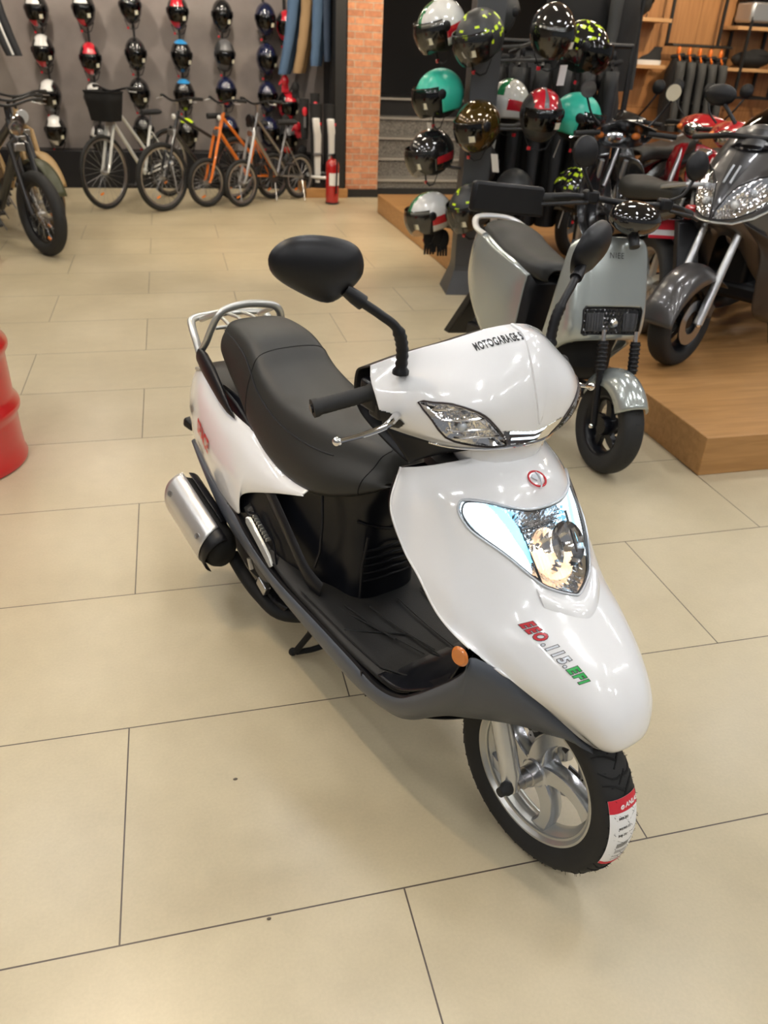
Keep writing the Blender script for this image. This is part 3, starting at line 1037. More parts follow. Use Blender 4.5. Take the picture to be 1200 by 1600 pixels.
# ---- rear white panels
WT = [(-1.600, -.050, .640), (-1.560, -.085, .668), (-1.480, -.115, .682), (-1.400, -.135, .680), (-1.290, -.148, .655), (-1.180, -.155, .640), (-1.065, -.160, .632), (-.960, -.166, .604), (-.860, -.170, .590), (-.765, -.170, .596)]
WB = [(-1.605, -.060, .540), (-1.575, -.110, .480), (-1.500, -.136, .442), (-1.400, -.154, .418), (-1.290, -.174, .402), (-1.180, -.192, .396), (-1.055, -.205, .402), (-1.040, -.200, .470), (-.905, -.190, .538), (-.762, -.172, .592)]
for sg in (1, -1):
    rows = []
    for k in range(len(WT)):
        a, b = V(*WT[k]), V(*WB[k])
        L_ = (a - b).length
        bu = min(.022, L_ * .10)
        rows.append([tuple(a + V(0, .018, .010)), tuple(a), tuple(a * .82 + b * .18 + V(0, -bu * .85, 0)), tuple(a * .5 + b * .5 + V(0, -bu, 0)), tuple(a * .2 + b * .8 + V(0, -bu * .55, 0)), tuple(b)])
    rows = [[(x, y_ * sg, z) for x, y_, z in r] for r in rows]
    net = [[r[c] for r in rows] for c in range(6)]
    pn = shell(net, 110, 40, (), 'rear_panel', 'white_gloss', SC)
    if sg == 1:
        SP = srf(net)
        e = -1
        pl = lambda u, v: (lambda x, y_: SP(u + x * 1.05 * .9, v - y_ * 4.2 + x * .3, -.0045 if (SP(.3, .5, .01) - SP(.3, .5)).y > 0 else .0045))
        put_text('badge', 'Blade', .030, 'dark_steel', pl(.21, .60), pn, shear=.4, bold=.0008)
        put_text('badge', 'SPACE', .040, 'red_badge', pl(.34, .66), pn, shear=.3, bold=.0018)
        put_text('badge', 'INJECTION', .014, 'ink', pl(.33, .78), pn, shear=.3, bold=.0006)
tl = [[(-1.610 + .02 * abs(t) ** 2, t * .052, z) for t in [q / 6 - 1 for q in range(13)]] for z in (.645, .625, .585, .545)]
shell(tl, 24, 12, (), 'tail_light', 'tail_red', SC)
MB().box((-1.62, -.088, .445), (.05, .05, .035), (0, .2, .3)).build('turn_signal', 'black_plastic', SC, bevel=.01)
MB().box((-1.62, .095, .455), (.05, .05, .035), (0, .2, -.3)).build('turn_signal', 'black_plastic', SC, bevel=.01)
# grey glass sliver at the tail
MB().tube([(-1.475, -.118, .688), (-1.53, -.105, .672), (-1.58, -.08, .650)], [.004, .007, .005], 8).build('tail_trim', 'rack_silver', SC)
# tail deck under the seat
dk = []
for x, w, z in ((-1.60, .05, .660), (-1.50, .105, .692), (-1.40, .125, .700), (-1.20, .14, .68), (-1.0, .15, .62), (-.8, .15, .60)):
    dk.append([(x, (k / 4 - 1) * w, z) for k in range(9)])
shell(dk, 16, 20, (), 'tail_deck', 'black_plastic', SC)

# ---- seat
ST = [  # x, top z, shoulder half width, shoulder drop, bottom half width, bottom z
    (-1.372, .835, .030, .015, .050, .800), (-1.362, .866, .070, .020, .085, .795), (-1.330, .884, .095, .022, .118, .790), (-1.26, .888, .104, .024, .130, .745), (-1.18, .878, .112, .028, .140, .700),
    (-1.125, .852, .120, .034, .148, .668), (-1.07, .818, .128, .040, .155, .640), (-.98, .792, .134, .046, .161, .606), (-.88, .782, .132, .050, .163, .590), (-.78, .780, .120, .050, .160, .592),
    (-.70, .782, .100, .048, .148, .612), (-.63, .778, .078, .042, .122, .640), (-.585, .762, .058, .040, .095, .664), (-.560, .728, .040, .035, .072, .684), (-.553, .700, .030, .010, .055, .688)]
rows = []
for x, zt, ws, dr, wb, zb in ST:
    zm = zt - dr
    half = [(x, 0, zt), (x, ws * .5, zt - dr * .06), (x, ws * .88, zt - dr * .42), (x, ws + (wb - ws) * .25, zm - (zm - zb) * .12), (x, ws + (wb - ws) * .85, zm - (zm - zb) * .5), (x, wb, zb + (zm - zb) * .14), (x, wb - .012, zb)]
    rows.append([(a, -b, c) for a, b, c in reversed(half[1:])] + half)
seat = shell(rows, 70, 120, (), 'seat', 'seat_vinyl', SC, thick=.01)
SS = srf(rows)


def seam(us, name='stitching', r=.0013, m='black_plastic'):
    return MB().tube([SS(u, v, .0006) for u, v in us], r, 5).build(name, m, seat)


for u_ in (.245, .755):
    seam([(u_, .10 + .60 * k / 40) for k in range(41)], 'piping', .0022)
seam([(.04 + .92 * k / 40, .375 - .02 * math.sin(math.pi * k / 40)) for k in range(41)], r=.001)
for sgn in (-1, 1):
    seam([(.5 + sgn * (.10 + .36 * k / 30), .845 - .035 * math.sin(math.pi * k / 60)) for k in range(31)])
seam([(.40 + .20 * k / 20, .845 - .02 * math.sin(math.pi * k / 20)) for k in range(21)])

# black cover wings and the silver grab rail
for sg in (-1, 1):
    y = lambda v_: sg * v_
    w = MB()
    rows = []
    for x, yy, z, r_ in ((-1.432, .140, .752, .020), (-1.385, .146, .745, .027), (-1.32, .152, .722, .026), (-1.25, .158, .690, .020), (-1.20, .160, .664, .011), (-1.165, .158, .650, .003)):
        rows.append([(x + .3 * r_ * math.sin(a), y(yy + r_ * .55 * math.cos(a)), z + r_ * 1.25 * math.sin(a)) for a in [2 * math.pi * k / 14 for k in range(14)]])
    w.loft(rows)
    w.build('rail_cover', 'black_plastic', SC, angle=60)
rk = MB()
hoop = [(-1.43, -.134, .765), (-1.405, -.128, .80), (-1.385, -.115, .855), (-1.375, -.098, .888), (-1.378, -.07, .902), (-1.385, 0, .908)]
hoop = hoop + [(x, -y_, z) for x, y_, z in reversed(hoop[:-1])]
rk.tube([crp(hoop, k / 60) for k in range(61)], .0125, 12, flat=.75)
outer = [(-1.435, -.137, .755), (-1.455, -.137, .785), (-1.495, -.133, .825), (-1.515, -.120, .838), (-1.525, -.08, .842), (-1.53, 0, .844)]
outer = outer + [(x, -y_, z) for x, y_, z in reversed(outer[:-1])]
rk.tube([crp(outer, k / 60) for k in range(61)], .0125, 12, flat=.7)
for sg in (-1, 1):
    rk.tube([(-1.50, sg * .100, .838), (-1.44, sg * .095, .866), (-1.385, sg * .088, .890)], .008, 8)
for yy in (-.05, 0, .05):
    rk.tube([(-1.528, yy, .842), (-1.45, yy, .850), (-1.40, yy, .84)], .006, 8)
rk.tube([(-1.40, -.10, .84), (-1.40, .10, .84)], .006, 8)
rk.build('grab_rail', 'rack_silver', SC, angle=60)

# ---- front fork, wheel, brake
RW = .229
fork = MB()
forks = []
for sg in (-1, 1):
    f = MB().tube([(-.006, sg * .088, RW - .020), (-.016, sg * .088, RW + .02), (-.118, sg * .088, .46), (-.16, sg * .088, .56)], [.019, .0225, .0235, .0235], 18)
    f.ball((-.012, sg * .088, RW - .018), .0188, 16, 8)
    fk = f.build('fork_leg', 'fork_silver', SC, angle=60)
    MB().lathe([(.013, 0), (.0155, .004), (.0155, .012), (.011, .020), (.0105, .030), (0, .031)], (0, sg * .102, RW), (0, sg, 0), 6 if sg > 0 else 14).build('axle_cap', 'rubber', fk)
MB().tube([(-.16, -.10, .56), (-.16, .10, .56)], .03, 10).build('fork_clamp', 'black_plastic', SC)


def tyre_r(Rr, yy, hw=.047, rim=.163):
    c = math.sqrt(max(0, 1 - (yy / hw) ** 2))
    return Rr - (Rr - rim) * .5 + (Rr - rim) * .5 * c ** .75


def tread(mb, Rr, w, n=46):
    for k in range(n):
        a0 = 2 * math.pi * k / n
        for sg in (-1, 1):
            pts = []
            for t in (0, .25, .5, .75, 1):
                yy = sg * w * (.05 + .95 * t)
                rr = tyre_r(Rr, yy)
                a = a0 + t * .10 - (.05 if k % 2 else -.02) * math.sin(t * 3)
                pts.append((rr * math.cos(a), yy, rr * math.sin(a)))
            mb.tube(pts, [.0030, .0030, .0028, .0024, .0018], 4)
        a = a0 + .07
        mb.tube([((Rr - .001) * math.cos(a), -.012, (Rr - .001) * math.sin(a)), ((Rr) * math.cos(a + .05), 0, (Rr) * math.sin(a + .05)), ((Rr - .001) * math.cos(a + .1), .012, (Rr - .001) * math.sin(a + .1))], .0022, 4)


def tyre_mesh(Rr, hw, rim, seg=72):
    prof = []
    for k in range(17):
        a = -math.pi * .5 + math.pi * k / 16
        prof.append((Rr - (Rr - rim) * .5 + (Rr - rim) * .5 * math.cos(a) ** .75 if abs(math.cos(a)) > 1e-6 else Rr - (Rr - rim) * .5, hw * math.sin(a)))
    prof = [(rim, -hw * .72), (rim + .008, -hw * .86)] + prof + [(rim + .008, hw * .86), (rim, hw * .72)]
    return prof


ty = MB().lathe(tyre_mesh(RW, .047, .163), (0, 0, RW), (0, 1, 0), 80)
tyre = ty.build('front_tyre', 'rubber', SC, angle=70)
gm = MB()
tread(gm, RW, .043)
gm.v = [(x, y_, z + RW) for x, y_, z in gm.v]
mat('groove', (.003, .003, .003), .9)
gm.build('tread_groove', 'groove', tyre, smooth=False)
hb = MB()
random.seed(3)
for k in range(230):
    a = random.uniform(0, 2 * math.pi)
    yy = random.choice((-.036, -.03, .03, .036, -.010, .010, 0)) + random.uniform(-.004, .004)
    rr = tyre_r(RW, yy)
    d = V(math.cos(a), yy * 9 + random.uniform(-.3, .3), math.sin(a)).normalized()
    p = V(rr * math.cos(a), yy, rr * math.sin(a) + RW)
    q = p + d * random.uniform(.004, .008)
    if q.z < .002:
        continue
    hb.tube([p, q], [.0006, .0004], 3, cap=False)
hb.build('rubber_nub', 'rubber', tyre, smooth=False)['kind'] = 'stuff'
wh = MB()
prof = [(.150, -.026), (.163, -.030), (.166, -.033), (.166, -.036), (.161, -.036), (.156, -.030), (.150, -.020), (.140, -.014), (.137, 0), (.140, .014), (.150, .020), (.156, .030), (.161, .036), (.166, .036), (.166, .030), (.150, .026)]
wh.lathe(prof, (0, 0, RW), (0, 1, 0), 80, closed=True)
wheel = wh.build('front_wheel', 'rack_silver', SC, angle=50)
hub = MB().lathe([(0, -.030), (.030, -.030), (.034, -.026), (.040, -.024), (.040, .024), (0, .024)], (0, 0, RW), (0, 1, 0), 32)
hub.build('hub', 'fork_silver', wheel)
MB().lathe([(.008, -.088), (.015, -.086), (.015, -.070), (.020, -.070), (.020, -.052), (.023, -.050), (.023, -.030)], (0, 0, RW), (0, 1, 0), 24).build('axle_spacer', 'steel', wheel)
for k in range(5):
    sp = MB()
    a0 = R(100) + 2 * math.pi * k / 5
    for j in (0,):
        secs = []
        for t in [q / 10 for q in range(11)]:
            r_ = .030 + .116 * t
            a = a0 - .55 * t ** 1.4
            w_ = .026 - .010 * t + .014 * max(0, t - .8) * 5 * .5
            c = V(r_ * math.cos(a), -.010 - .006 * (1 - t), r_ * math.sin(a) + RW)
            rad = V(math.cos(a), 0, math.sin(a))
            tn = V(-math.sin(a), 0, math.cos(a))
            tn = (tn - rad * (-.55 * 1.4 * t ** .4 * r_ / .116) * .3).normalized()
            secs.append([c + tn * (-w_) + V(0, -.002, 0), c + tn * (-w_ * .75) + V(0, -.010, 0), c + tn * (w_ * .75) + V(0, -.010, 0), c + tn * w_ + V(0, -.002, 0), c + tn * w_ + V(0, .020, 0), c - tn * w_ + V(0, .020, 0)])
        sp.loft(secs)
    sp.build('spoke', 'fork_silver', wheel, angle=40)
dsc = MB()
dsc.lathe([(.060, .050), (.092, .050), (.092, .054), (.060, .054)], (0, 0, RW), (0, 1, 0), 48, closed=True)
disc = dsc.build('brake_disc', 'steel', SC, angle=30)
for k in range(5):
    a = 2 * math.pi * k / 5
    MB().box((.05 * math.cos(a), .052, RW + .05 * math.sin(a)), (.035, .004, .014), (0, -a, 0)).build('disc_carrier', 'dark_steel', disc)
dh = MB()
for k in range(26):
    a = 2 * math.pi * k / 26
    dh.lathe([(0, 0), (.0028, 0)], (((.084 if k % 2 else .074)) * math.cos(a), .0495, RW + (.084 if k % 2 else .074) * math.sin(a)), (0, -1, 0), 8)
dh.build('disc_hole', 'groove', disc, smooth=False)
cal = MB().box((-.075, .055, RW + .062), (.055, .05, .050), (0, R(-40), 0)).box((-.062, .045, RW + .045), (.03, .03, .04), (0, R(-40), 0))
cl_ = cal.build('brake_caliper', 'dark_steel', SC, bevel=.005)
for k in range(2):
    MB().lathe([(0, -.006), (.008, -.006), (.010, 0), (.010, .01)], (-.062 - .028 * k, .031, RW + .05 + .026 * k), (0, 1, 0), 6).build('bolt', 'steel', cl_)
# inner mudguard over the tyre
mg = []
for k in range(25):
    a = R(72 + 100 * k / 24)
    mg.append([V(.252 * math.cos(a) - (.012 * abs(t) ** 2) * math.cos(a), t * .062, RW + (.252 - .03 * abs(t) ** 3) * math.sin(a)) for t in [q / 4 - 1 for q in range(9)]])
MB().grid(mg).build('mudguard', 'black_plastic', SC, thick=.003, angle=70)

# tyre label
lab = []
la0, la1 = R(-15), R(29)


def lab_pt(x, y_):
    """x across the tread (m), y along it (0 bottom .. 1 top)"""
    a = la0 + (la1 - la0) * y_
    yy = x
    rr = tyre_r(RW, yy) + .0026
    return V(rr * math.cos(a), yy, rr * math.sin(a) + RW)


xs = [-.042 + .072 * k / 10 for k in range(11)]
lb = MB().grid([[lab_pt(x, q / 20) for x in xs] for q in range(21)]).build('tyre_label', 'white_paper', tyre)


def lab2(y0, y1, m_, x0=-.042, x1=.030):
    g = [[lab_pt(x0 + (x1 - x0) * k / 10, y0 + (y1 - y0) * q / 6) for k in range(11)] for q in range(7)]
    cc = V(0, 0, RW)
    g = [[p + (p - V(0, p.y, RW)).normalized() * .0004 for p in r] for r in g]
    MB().grid(g).build('label_band', m_, lb)


lab2(.83, 1.0, 'red_paper')
lab2(0, .055, 'red_paper')


def lab_text(s, size, x0, y0, m_='ink', **k):
    hgt = (la1 - la0) * RW

    def pl(x, y_):
        p = lab_pt(x0 + x, y0 + y_ / hgt)
        return p + (p - V(0, p.y, RW)).normalized() * .0008
    put_text('label_print', s, size, m_, pl, lb, **k)


lab_text('ANLAS', .0135, -.010, .875, 'white_paper', bold=.0005, shear=.2)
lab_text('MB-80', .0085, -.027, .74, bold=.0002)
lab_text('90/90-12', .0085, -.027, .60, bold=.0002)
lab_text('54J TL', .0085, -.027, .50, bold=.0002)
lab_text('|||||||||', .013, -.026, .34, bold=.0003)
lab_text('||||||||||||', .011, -.026, .24)
lab_text('xxxxxxxxxxxx', .006, -.028, .16)
lab_text('xxxxxxxxxxxx', .006, -.028, .11)
rg = MB().torus(lab_pt(-.018, .90) + V(.002, 0, 0), .004, .0013, (1, 0, .2), 16, 6).build('label_print', 'white_paper', lb)

# ---- engine, rear wheel, exhaust, stands
RR = .215
XR = -1.27
rt = MB().lathe(tyre_mesh(RR, .05, .14), (XR, .0, RR), (0, 1, 0), 64).build('rear_tyre', 'rubber', SC, angle=70)
rw = MB().lathe([(.02, -.03), (.05, -.03), (.05, -.01), (.12, -.02), (.142, -.034), (.142, .034), (.05, .03), (.02, .03)], (XR, 0, RR), (0, 1, 0), 48).build('rear_wheel', 'rack_silver', SC)
eg = MB().box((-1.02, .06, .25), (.42, .13, .13))
eg.box((-.90, -.02, .28), (.20, .16, .14))
eg.box((-1.20, .11, .23), (.26, .07, .14))
eg.lathe([(0, 0), (.06, 0), (.07, .03), (.07, .06), (0, .07)], (-.98, -.11, .27), (0, -1, 0), 20)
eg.build('engine', 'dark_steel', SC, bevel=.012)
MB().tube([(-1.05, -.165, .20), (-1.06, -.168, .235)], .007, 8).build('bolt', 'steel', SC)
MB().box((-.975, -.165, .185), (.05, .02, .035), (0, .4, 0)).build('bracket', 'steel', SC, bevel=.004)
ex = MB()
ex.tube([crp([(-.80, -.10, .16), (-.90, -.15, .125), (-1.0, -.165, .135), (-1.08, -.175, .165), (-1.14, -.185, .21)], k / 20) for k in range(21)], .020, 12)
ex.build('exhaust_pipe', 'black_matte', SC)
# black bar under the engine
MB().prism([(-1.06, -.16, .15), (-1.02, -.16, .115), (-.905, -.155, .095), (-.865, -.15, .165), (-.94, -.155, .150), (-1.0, -.16, .185)], (0, .03, 0)).build('guard_plate', 'black_plastic', SC, bevel=.006)
A, B = V(-1.115, -.228, .238), V(-1.385, -.240, .338)
ax = (B - A).normalized()
mf = MB()
secs = []
L_ = (B - A).length
for t, s_ in ((-.06, .55), (0, .80), (.08, .96), (.3, 1.0), (.8, 1.0), (.93, .92), (1.0, .70)):
    c = A + ax * L_ * t
    up = V(0, 0, 1)
    up = (up - ax * up.dot(ax)).normalized()
    sd = ax.cross(up)
    secs.append([c + up * (.072 * s_ * math.sin(a)) + sd * (.058 * s_ * math.cos(a)) for a in [2 * math.pi * k / 28 for k in range(28)]])
mf.loft(secs)
muf = mf.build('muffler', 'black_matte', SC, angle=60)
# silver heat shield wrapped over the outer side
up = (V(0, 0, 1) - ax * ax.z).normalized()
sd = ax.cross(up)
if sd.y > 0:
    sd = -sd
rows = []
for q in range(15):
    a = R(-42 + 128 * q / 14)
    row = []
    for k in range(21):
        t = k / 20
        lo = .10 + .10 * abs(q / 14 - .35) ** 1.5
        hi = .90 + .13 * (q / 14) - .10 * abs(q / 14 - .6)
        tt = lo + (hi - lo) * t
        r1, r2 = .079, .066
        row.append(A + ax * L_ * tt + up * (r1 * math.sin(a)) + sd * (r2 * math.cos(a)))
    rows.append(row)
hs = MB().grid(rows).build('heat_shield', 'muffler_shield', SC, thick=.002, angle=70)
for t in (.22, .86):
    a = R(28)
    c = A + ax * L_ * t + up * (.079 * math.sin(a)) + sd * (.066 * math.cos(a))
    n = (up * math.sin(a) + sd * math.cos(a))
    MB().lathe([(0, .001), (.006, .001), (.007, .003), (.009, .003), (.010, -.001)], c, n, 16).build('bolt', 'steel', hs)
rows = []
for q in range(12):
    a = R(-60 + 150 * q / 11)
    rows.append([A + ax * L_ * (tt) + up * (.076 * math.sin(a)) + sd * (.063 * math.cos(a)) for tt in (-.02, .06, .14, .22)])
MB().grid(rows).build('heat_shield', 'black_plastic', SC, thick=.002, angle=70)
rows = []
for q in range(12):
    a = R(100 + 60 * q / 11)
    rows.append([A + ax * L_ * tt + up * (.082 * math.sin(a)) + sd * (.062 * math.cos(a)) for tt in (.2, .5, .8, .95)])
MB().grid(rows).build('heat_shield', 'black_plastic', SC, thick=.002, angle=70)
ms = MB().tube([(-.795, -.085, .20), (-.800, -.105, .10), (-.835, -.130, .020), (-.850, -.135, .008)], .010, 10)
ms.tube([(-.835, -.130, .015), (-.815, -.09, .022), (-.79, -.02, .04), (-.78, .05, .06), (-.79, .10, .035)], .009, 10)
ms.ball((-.845, -.135, .012), .013, 10, 8)
ms.build('centre_stand', 'black_matte', SC)
# ------------------------------------------------------------------ helmets
mat('helmet_black', (.012, .012, .013), .12, coat=1)
mat('helmet_matte', (.030, .031, .032), .45)
mat('helmet_white', (.72, .72, .70), .15, coat=1)
mat('helmet_red', (.55, .015, .03), .2, coat=1)
mat('helmet_green', (.01, .20, .07), .2, coat=1)
mat('helmet_teal', (.045, .55, .40), .3)
mat('helmet_bronze', (.085, .05, .008), .12, .5, coat=1)
mat('helmet_neon', (.62, .85, .02), .35)
mat('helmet_navy', (.010, .014, .045), .12, coat=1)
mat('helmet_grey', (.12, .12, .125), .3)
mat('helmet_blue', (.03, .25, .55), .3)
mat('liner', (.010, .010, .010), .9)
mat('strap', (.01, .01, .01), .8)
mat('tag_paper', (.75, .74, .72), .6)
mat('sticker', (.72, .70, .55), .5)


def hdir(th, ph):
    return V(math.cos(ph) * math.cos(th), math.cos(ph) * math.sin(th), math.sin(ph))


def hpt(d, g=1.0):
    """helmet outer surface along a direction (x forward)"""
    x, y, z = d
    r = 1 / math.sqrt((x / .150) ** 2 + (y / .122) ** 2 + (z / (.140 if z > 0 else .150)) ** 2)
    return V(x * r * g, y * r * g * (1 - .12 * max(0, -z)), z * r * g)


def face_open(d, full):
    x, y, z = d
    if full:
        return x > .42 and -.30 < z < .32 and abs(y) < .80
    return (x > .30 and z < .30) or z < -.62


def pat_plain(d):
    return 0


def pat_neon(d):
    x, y, z = d
    n = math.sin(x * 9 + 1.9 + 2 * math.sin(z * 7)) * math.sin(y * 11 + .6 + 2 * math.sin(x * 8)) + .5 * math.sin(z * 17 + y * 9)
    return 1 if n > .72 and z > -.2 else 0


def pat_italy(d):
    x, y, z = d
    if abs(y + .05) < .17 and z > .2:
        return 1
    if z < .05 and z > -.35 and x < .3 and abs(y) > .4:
        return 2
    return 0


def pat_redstripe(d):
    x, y, z = d
    a = abs(y)
    if z > .15 and x > -.6:
        if a < .05:
            return 2
        if a < .12 + .45 * max(0, z - .3):
            return 1
        if .30 + .3 * z > a:
            return 1
    return 0


def pat_chin(d):
    x, y, z = d
    if -.72 < z < -.16 and y < .12:
        return 1
    if -.16 <= z < .3 and y < -.72:
        return 1
    return 2 if z > .45 and abs(y) < .45 else 0


def pat_cap(d):
    return 1 if d[2] > .80 else 0


def make_helmet(name, mats, pat, full, visor, tagged=None, res=(56, 36), sticker=True):
    root = empty(name)
    mb = MB()
    nu, nv = res
    rows = []
    for j in range(nv + 1):
        ph = -math.pi / 2 + math.pi * j / nv
        rows.append([(math.pi * 2 * i / nu, ph) for i in range(nu)])
    P = [[hpt(hdir(*q)) for q in r] for r in rows]
    vs = [p for r in P for p in r]
    fs, ms = [], []
    for j in range(nv):
        for i in range(nu):
            d = hdir(math.pi * 2 * (i + .5) / nu, -math.pi / 2 + math.pi * (j + .5) / nv)
            if face_open(d, full) or d.z < -.86:
                continue
            i2 = (i + 1) % nu
            fs.append((j * nu + i, j * nu + i2, (j + 1) * nu + i2, (j + 1) * nu + i))
            ms.append(min(pat(d), len(mats) - 1))
    mb._add(vs, fs)
    mb.m = ms
    used = sorted({i for f in fs for i in f})
    mp = {a: b for b, a in enumerate(used)}
    mb.v = [mb.v[a] for a in used]
    mb.f = [tuple(mp[i] for i in f) for f in mb.f]
    sh_ = mb.build('helmet_shell', mats, root, thick=.006, angle=70)
    ln = MB()
    ln.ball((-.006, 0, -.004), (.128, .104, .124), 20, 12)
    ln.build('liner', 'liner', root)
    if visor:
        vr = []
        lo, hi = (-.36, .36) if full else (-.62, .42)
        for q in range(11):
            z = lo + (hi - lo) * q / 10
            r = []
            for k in range(23):
                t = (k / 22 * 2 - 1)
                th = t * (1.15 if not full else 1.0) * (1 - .18 * max(0, -z))
                d = hdir(th, math.asin(max(-.98, min(.98, z))))
                p = hpt(d, 1.045 if full else 1.06)
                if not full:
                    p.x += .020 * (1 - t * t)
                r.append(p)
            vr.append(r)
        vo = MB().grid(vr).build('visor', visor, root, angle=70)
        MB().tube(vr[-1], .0035, 6).build('visor_rim', 'black_gloss', vo)
        if sticker:
            d = hdir(.55, -.18)
            p = hpt(d, 1.075)
            if not full:
                p.x += .014
            n = p.normalized()
            a = V(-n.y, n.x, 0).normalized()
            b_ = n.cross(a)
            MB().poly([p + a * x_ + b_ * y_ for x_, y_ in ((-.018, -.018), (.018, -.018), (.018, .018), (-.018, .018))]).build('sticker', 'sticker', vo, smooth=False)
    for s_ in (-1, 1):
        MB().lathe([(0, .006), (.020, .006), (.026, .002), (.028, -.004)], (.035, s_ * .118, .018), (0, s_, 0), 20).build('pivot', 'black_plastic', root)
    # chin strap loop with a red buckle
    MB().tube([(.02, -.085, -.10), (.045, -.05, -.165), (.05, 0, -.18), (.045, .05, -.165), (.02, .085, -.10)], .006, 6, flat=.5).build('chin_strap', 'strap', root)
    MB().box((.045, -.052, -.168), (.016, .022, .020)).build('buckle', 'helmet_red', root, bevel=.003)
    if tagged:
        sx, dx = tagged
        tg = MB().box((dx, sx * .10, -.205), (.003, .045, .105), (0, 0, .2))
        tg = tg.build('price_tag', 'tag_paper', root, smooth=False)
        MB().tube([(dx * .6, sx * .09, -.10), (dx, sx * .10, -.155)], .0012, 4).build('tag_string', 'black_plastic', tg)
    return root


def set_pose(o, loc, yaw, pitch=0.0, roll=0.0, s=1.0):
    o.location = loc
    o.rotation_euler = (R(roll), R(pitch), R(yaw))
    o.scale = (s, s, s)


# ------------------------------------------------------------------ helmet stand
PX, PY = 2.33, 4.70
st_ = empty('helmet_stand', (PX, PY, 0), R(-8), 'grey square helmet display post with flared foot left of the silver scooter', 'stand')
mat('post_grey', (.060, .061, .064), .45)
MB().prism([(-.095, -.095, .16), (.095, -.095, .16), (.095, .095, .16), (-.095, .095, .16)], (0, 0, 2.0)).build('post', 'post_grey', st_, bevel=.004, smooth=False)
ft = MB()
ft.grid([[(-s_, -s_, z), (s_, -s_, z), (s_, s_, z), (-s_, s_, z)] for s_, z in ((.155, 0), (.150, .015), (.100, .165), (.095, .20))], cu=True)
ft.build('foot', 'post_grey', st_, smooth=False)

YL = 155 + 0
helm = [
    # loc, yaw, pitch, roll, mats, pattern, full, visor, tag, label
    ((2.034, 4.748, 1.706), 195, 22, 0, ['helmet_white', 'helmet_green', 'helmet_red'], pat_italy, 0, 'visor_clear', None, 'white helmet with green and red stripes, topmost at the left of the stand'),
    ((2.19, 4.430, 1.655), 205, 24, 0, ['helmet_matte', 'helmet_neon'], pat_neon, 0, 'visor_clear', None, 'dark grey helmet with neon yellow patches at the top front of the stand'),
    ((2.45, 4.86, 1.80), 20, 10, 0, ['helmet_matte'], pat_plain, 0, None, (1, -.10), 'plain dark grey helmet turned away, white tag, at the top of the stand'),
    ((2.600, 4.267, 1.700), 262, 14, 0, ['helmet_black'], pat_plain, 0, 'visor_clear', (1, .02), 'large glossy black helmet with mirror visor facing forward at the top of the stand'),
    ((2.923, 4.468, 1.625), 322, 16, 0, ['helmet_black', 'helmet_neon'], pat_neon, 0, 'visor_smoke', None, 'glossy black helmet with neon yellow patches at the right top of the stand'),
    ((2.051, 4.742, 1.315), 188, 14, 0, ['helmet_teal'], pat_plain, 0, 'visor_smoke', (-1, .05), 'teal open helmet with dark visor hanging at the left of the stand'),
    ((2.232, 4.438, 1.154), 206, 16, 0, ['helmet_bronze'], pat_plain, 1, 'visor_smoke', (1, -.02), 'bronze glossy full helmet at the middle front of the stand'),
    ((2.589, 4.815, 1.270), 40, 10, 0, ['helmet_white', 'helmet_green', 'helmet_red'], pat_italy, 0, None, (1, .06), 'white helmet with a green band tucked behind the bronze and red ones'),
    ((2.607, 4.285, 1.239), 258, 8, 0, ['helmet_matte', 'helmet_red', 'helmet_grey'], pat_redstripe, 1, 'visor_smoke', None, 'matte black helmet with a broad red stripe over its crown'),
    ((2.959, 4.484, 1.213), 325, 14, 0, ['helmet_teal'], pat_plain, 0, 'visor_smoke', (1, -.06), 'teal open helmet with a white price tag at the right of the stand'),
    ((2.023, 4.751, .947), 192, 16, 0, ['helmet_black', 'helmet_red'], lambda d: 1 if (-.35 < d[2] < 0 and abs(d[1]) > .55 and d[0] < .2) else 0, 0, 'visor_clear', None, 'glossy black helmet with a red lower edge below the left teal one'),
    ((2.433, 4.875, .860), 60, 0, 0, ['helmet_matte'], pat_plain, 0, None, None, 'matte black helmet behind the post below the bronze one'),
    ((2.560, 4.480, .735), 250, 4, 0, ['helmet_matte'], pat_plain, 0, None, (-1, -.04), 'matte black helmet below the red striped one, behind a round mirror'),
    ((2.042, 4.745, .542), 190, 14, 0, ['helmet_white', 'helmet_green', 'helmet_red'], pat_italy, 0, 'visor_clear', None, 'white helmet with green and red stripes, lowest at the left of the stand'),
    ((2.236, 4.430, .640), 204, 20, 0, ['helmet_matte', 'helmet_neon'], pat_neon, 0, 'visor_clear', (1, -.02), 'dark grey helmet with neon yellow patches, lowest at the front of the stand'),
    ((3.000, 4.391, .760), 325, 10, 0, ['helmet_black', 'helmet_neon'], pat_neon, 0, 'visor_smoke', (1, -.05), 'black helmet with neon patches, lowest at the right behind the handlebar'),
]
hs_ = 1.13
for loc, yaw, pitch, roll, ms_, pt_, full, vis, tg_, lb_ in helm:
    h = make_helmet('helmet', ms_, pt_, full, vis, tg_)
    set_pose(h, loc, yaw, pitch, roll, hs_)
    tag(h, lb_, 'helmet', 'helmets on the display stand')
    # arm from the post to the helmet
    d = V(*loc) - V(PX, PY, loc[2])
arms = [V(*h[0]) for h in helm]
Minv = (Matrix.Translation((PX, PY, 0)) @ Matrix.Rotation(R(-8), 4, 'Z')).inverted()
for a in arms:
    q = Minv @ a
    MB().tube([(0, 0, q.z - .10), (q.x * .6, q.y * .6, q.z - .08), (q.x, q.y, q.z - .02)], .011, 8).build('arm', 'post_grey', st_)

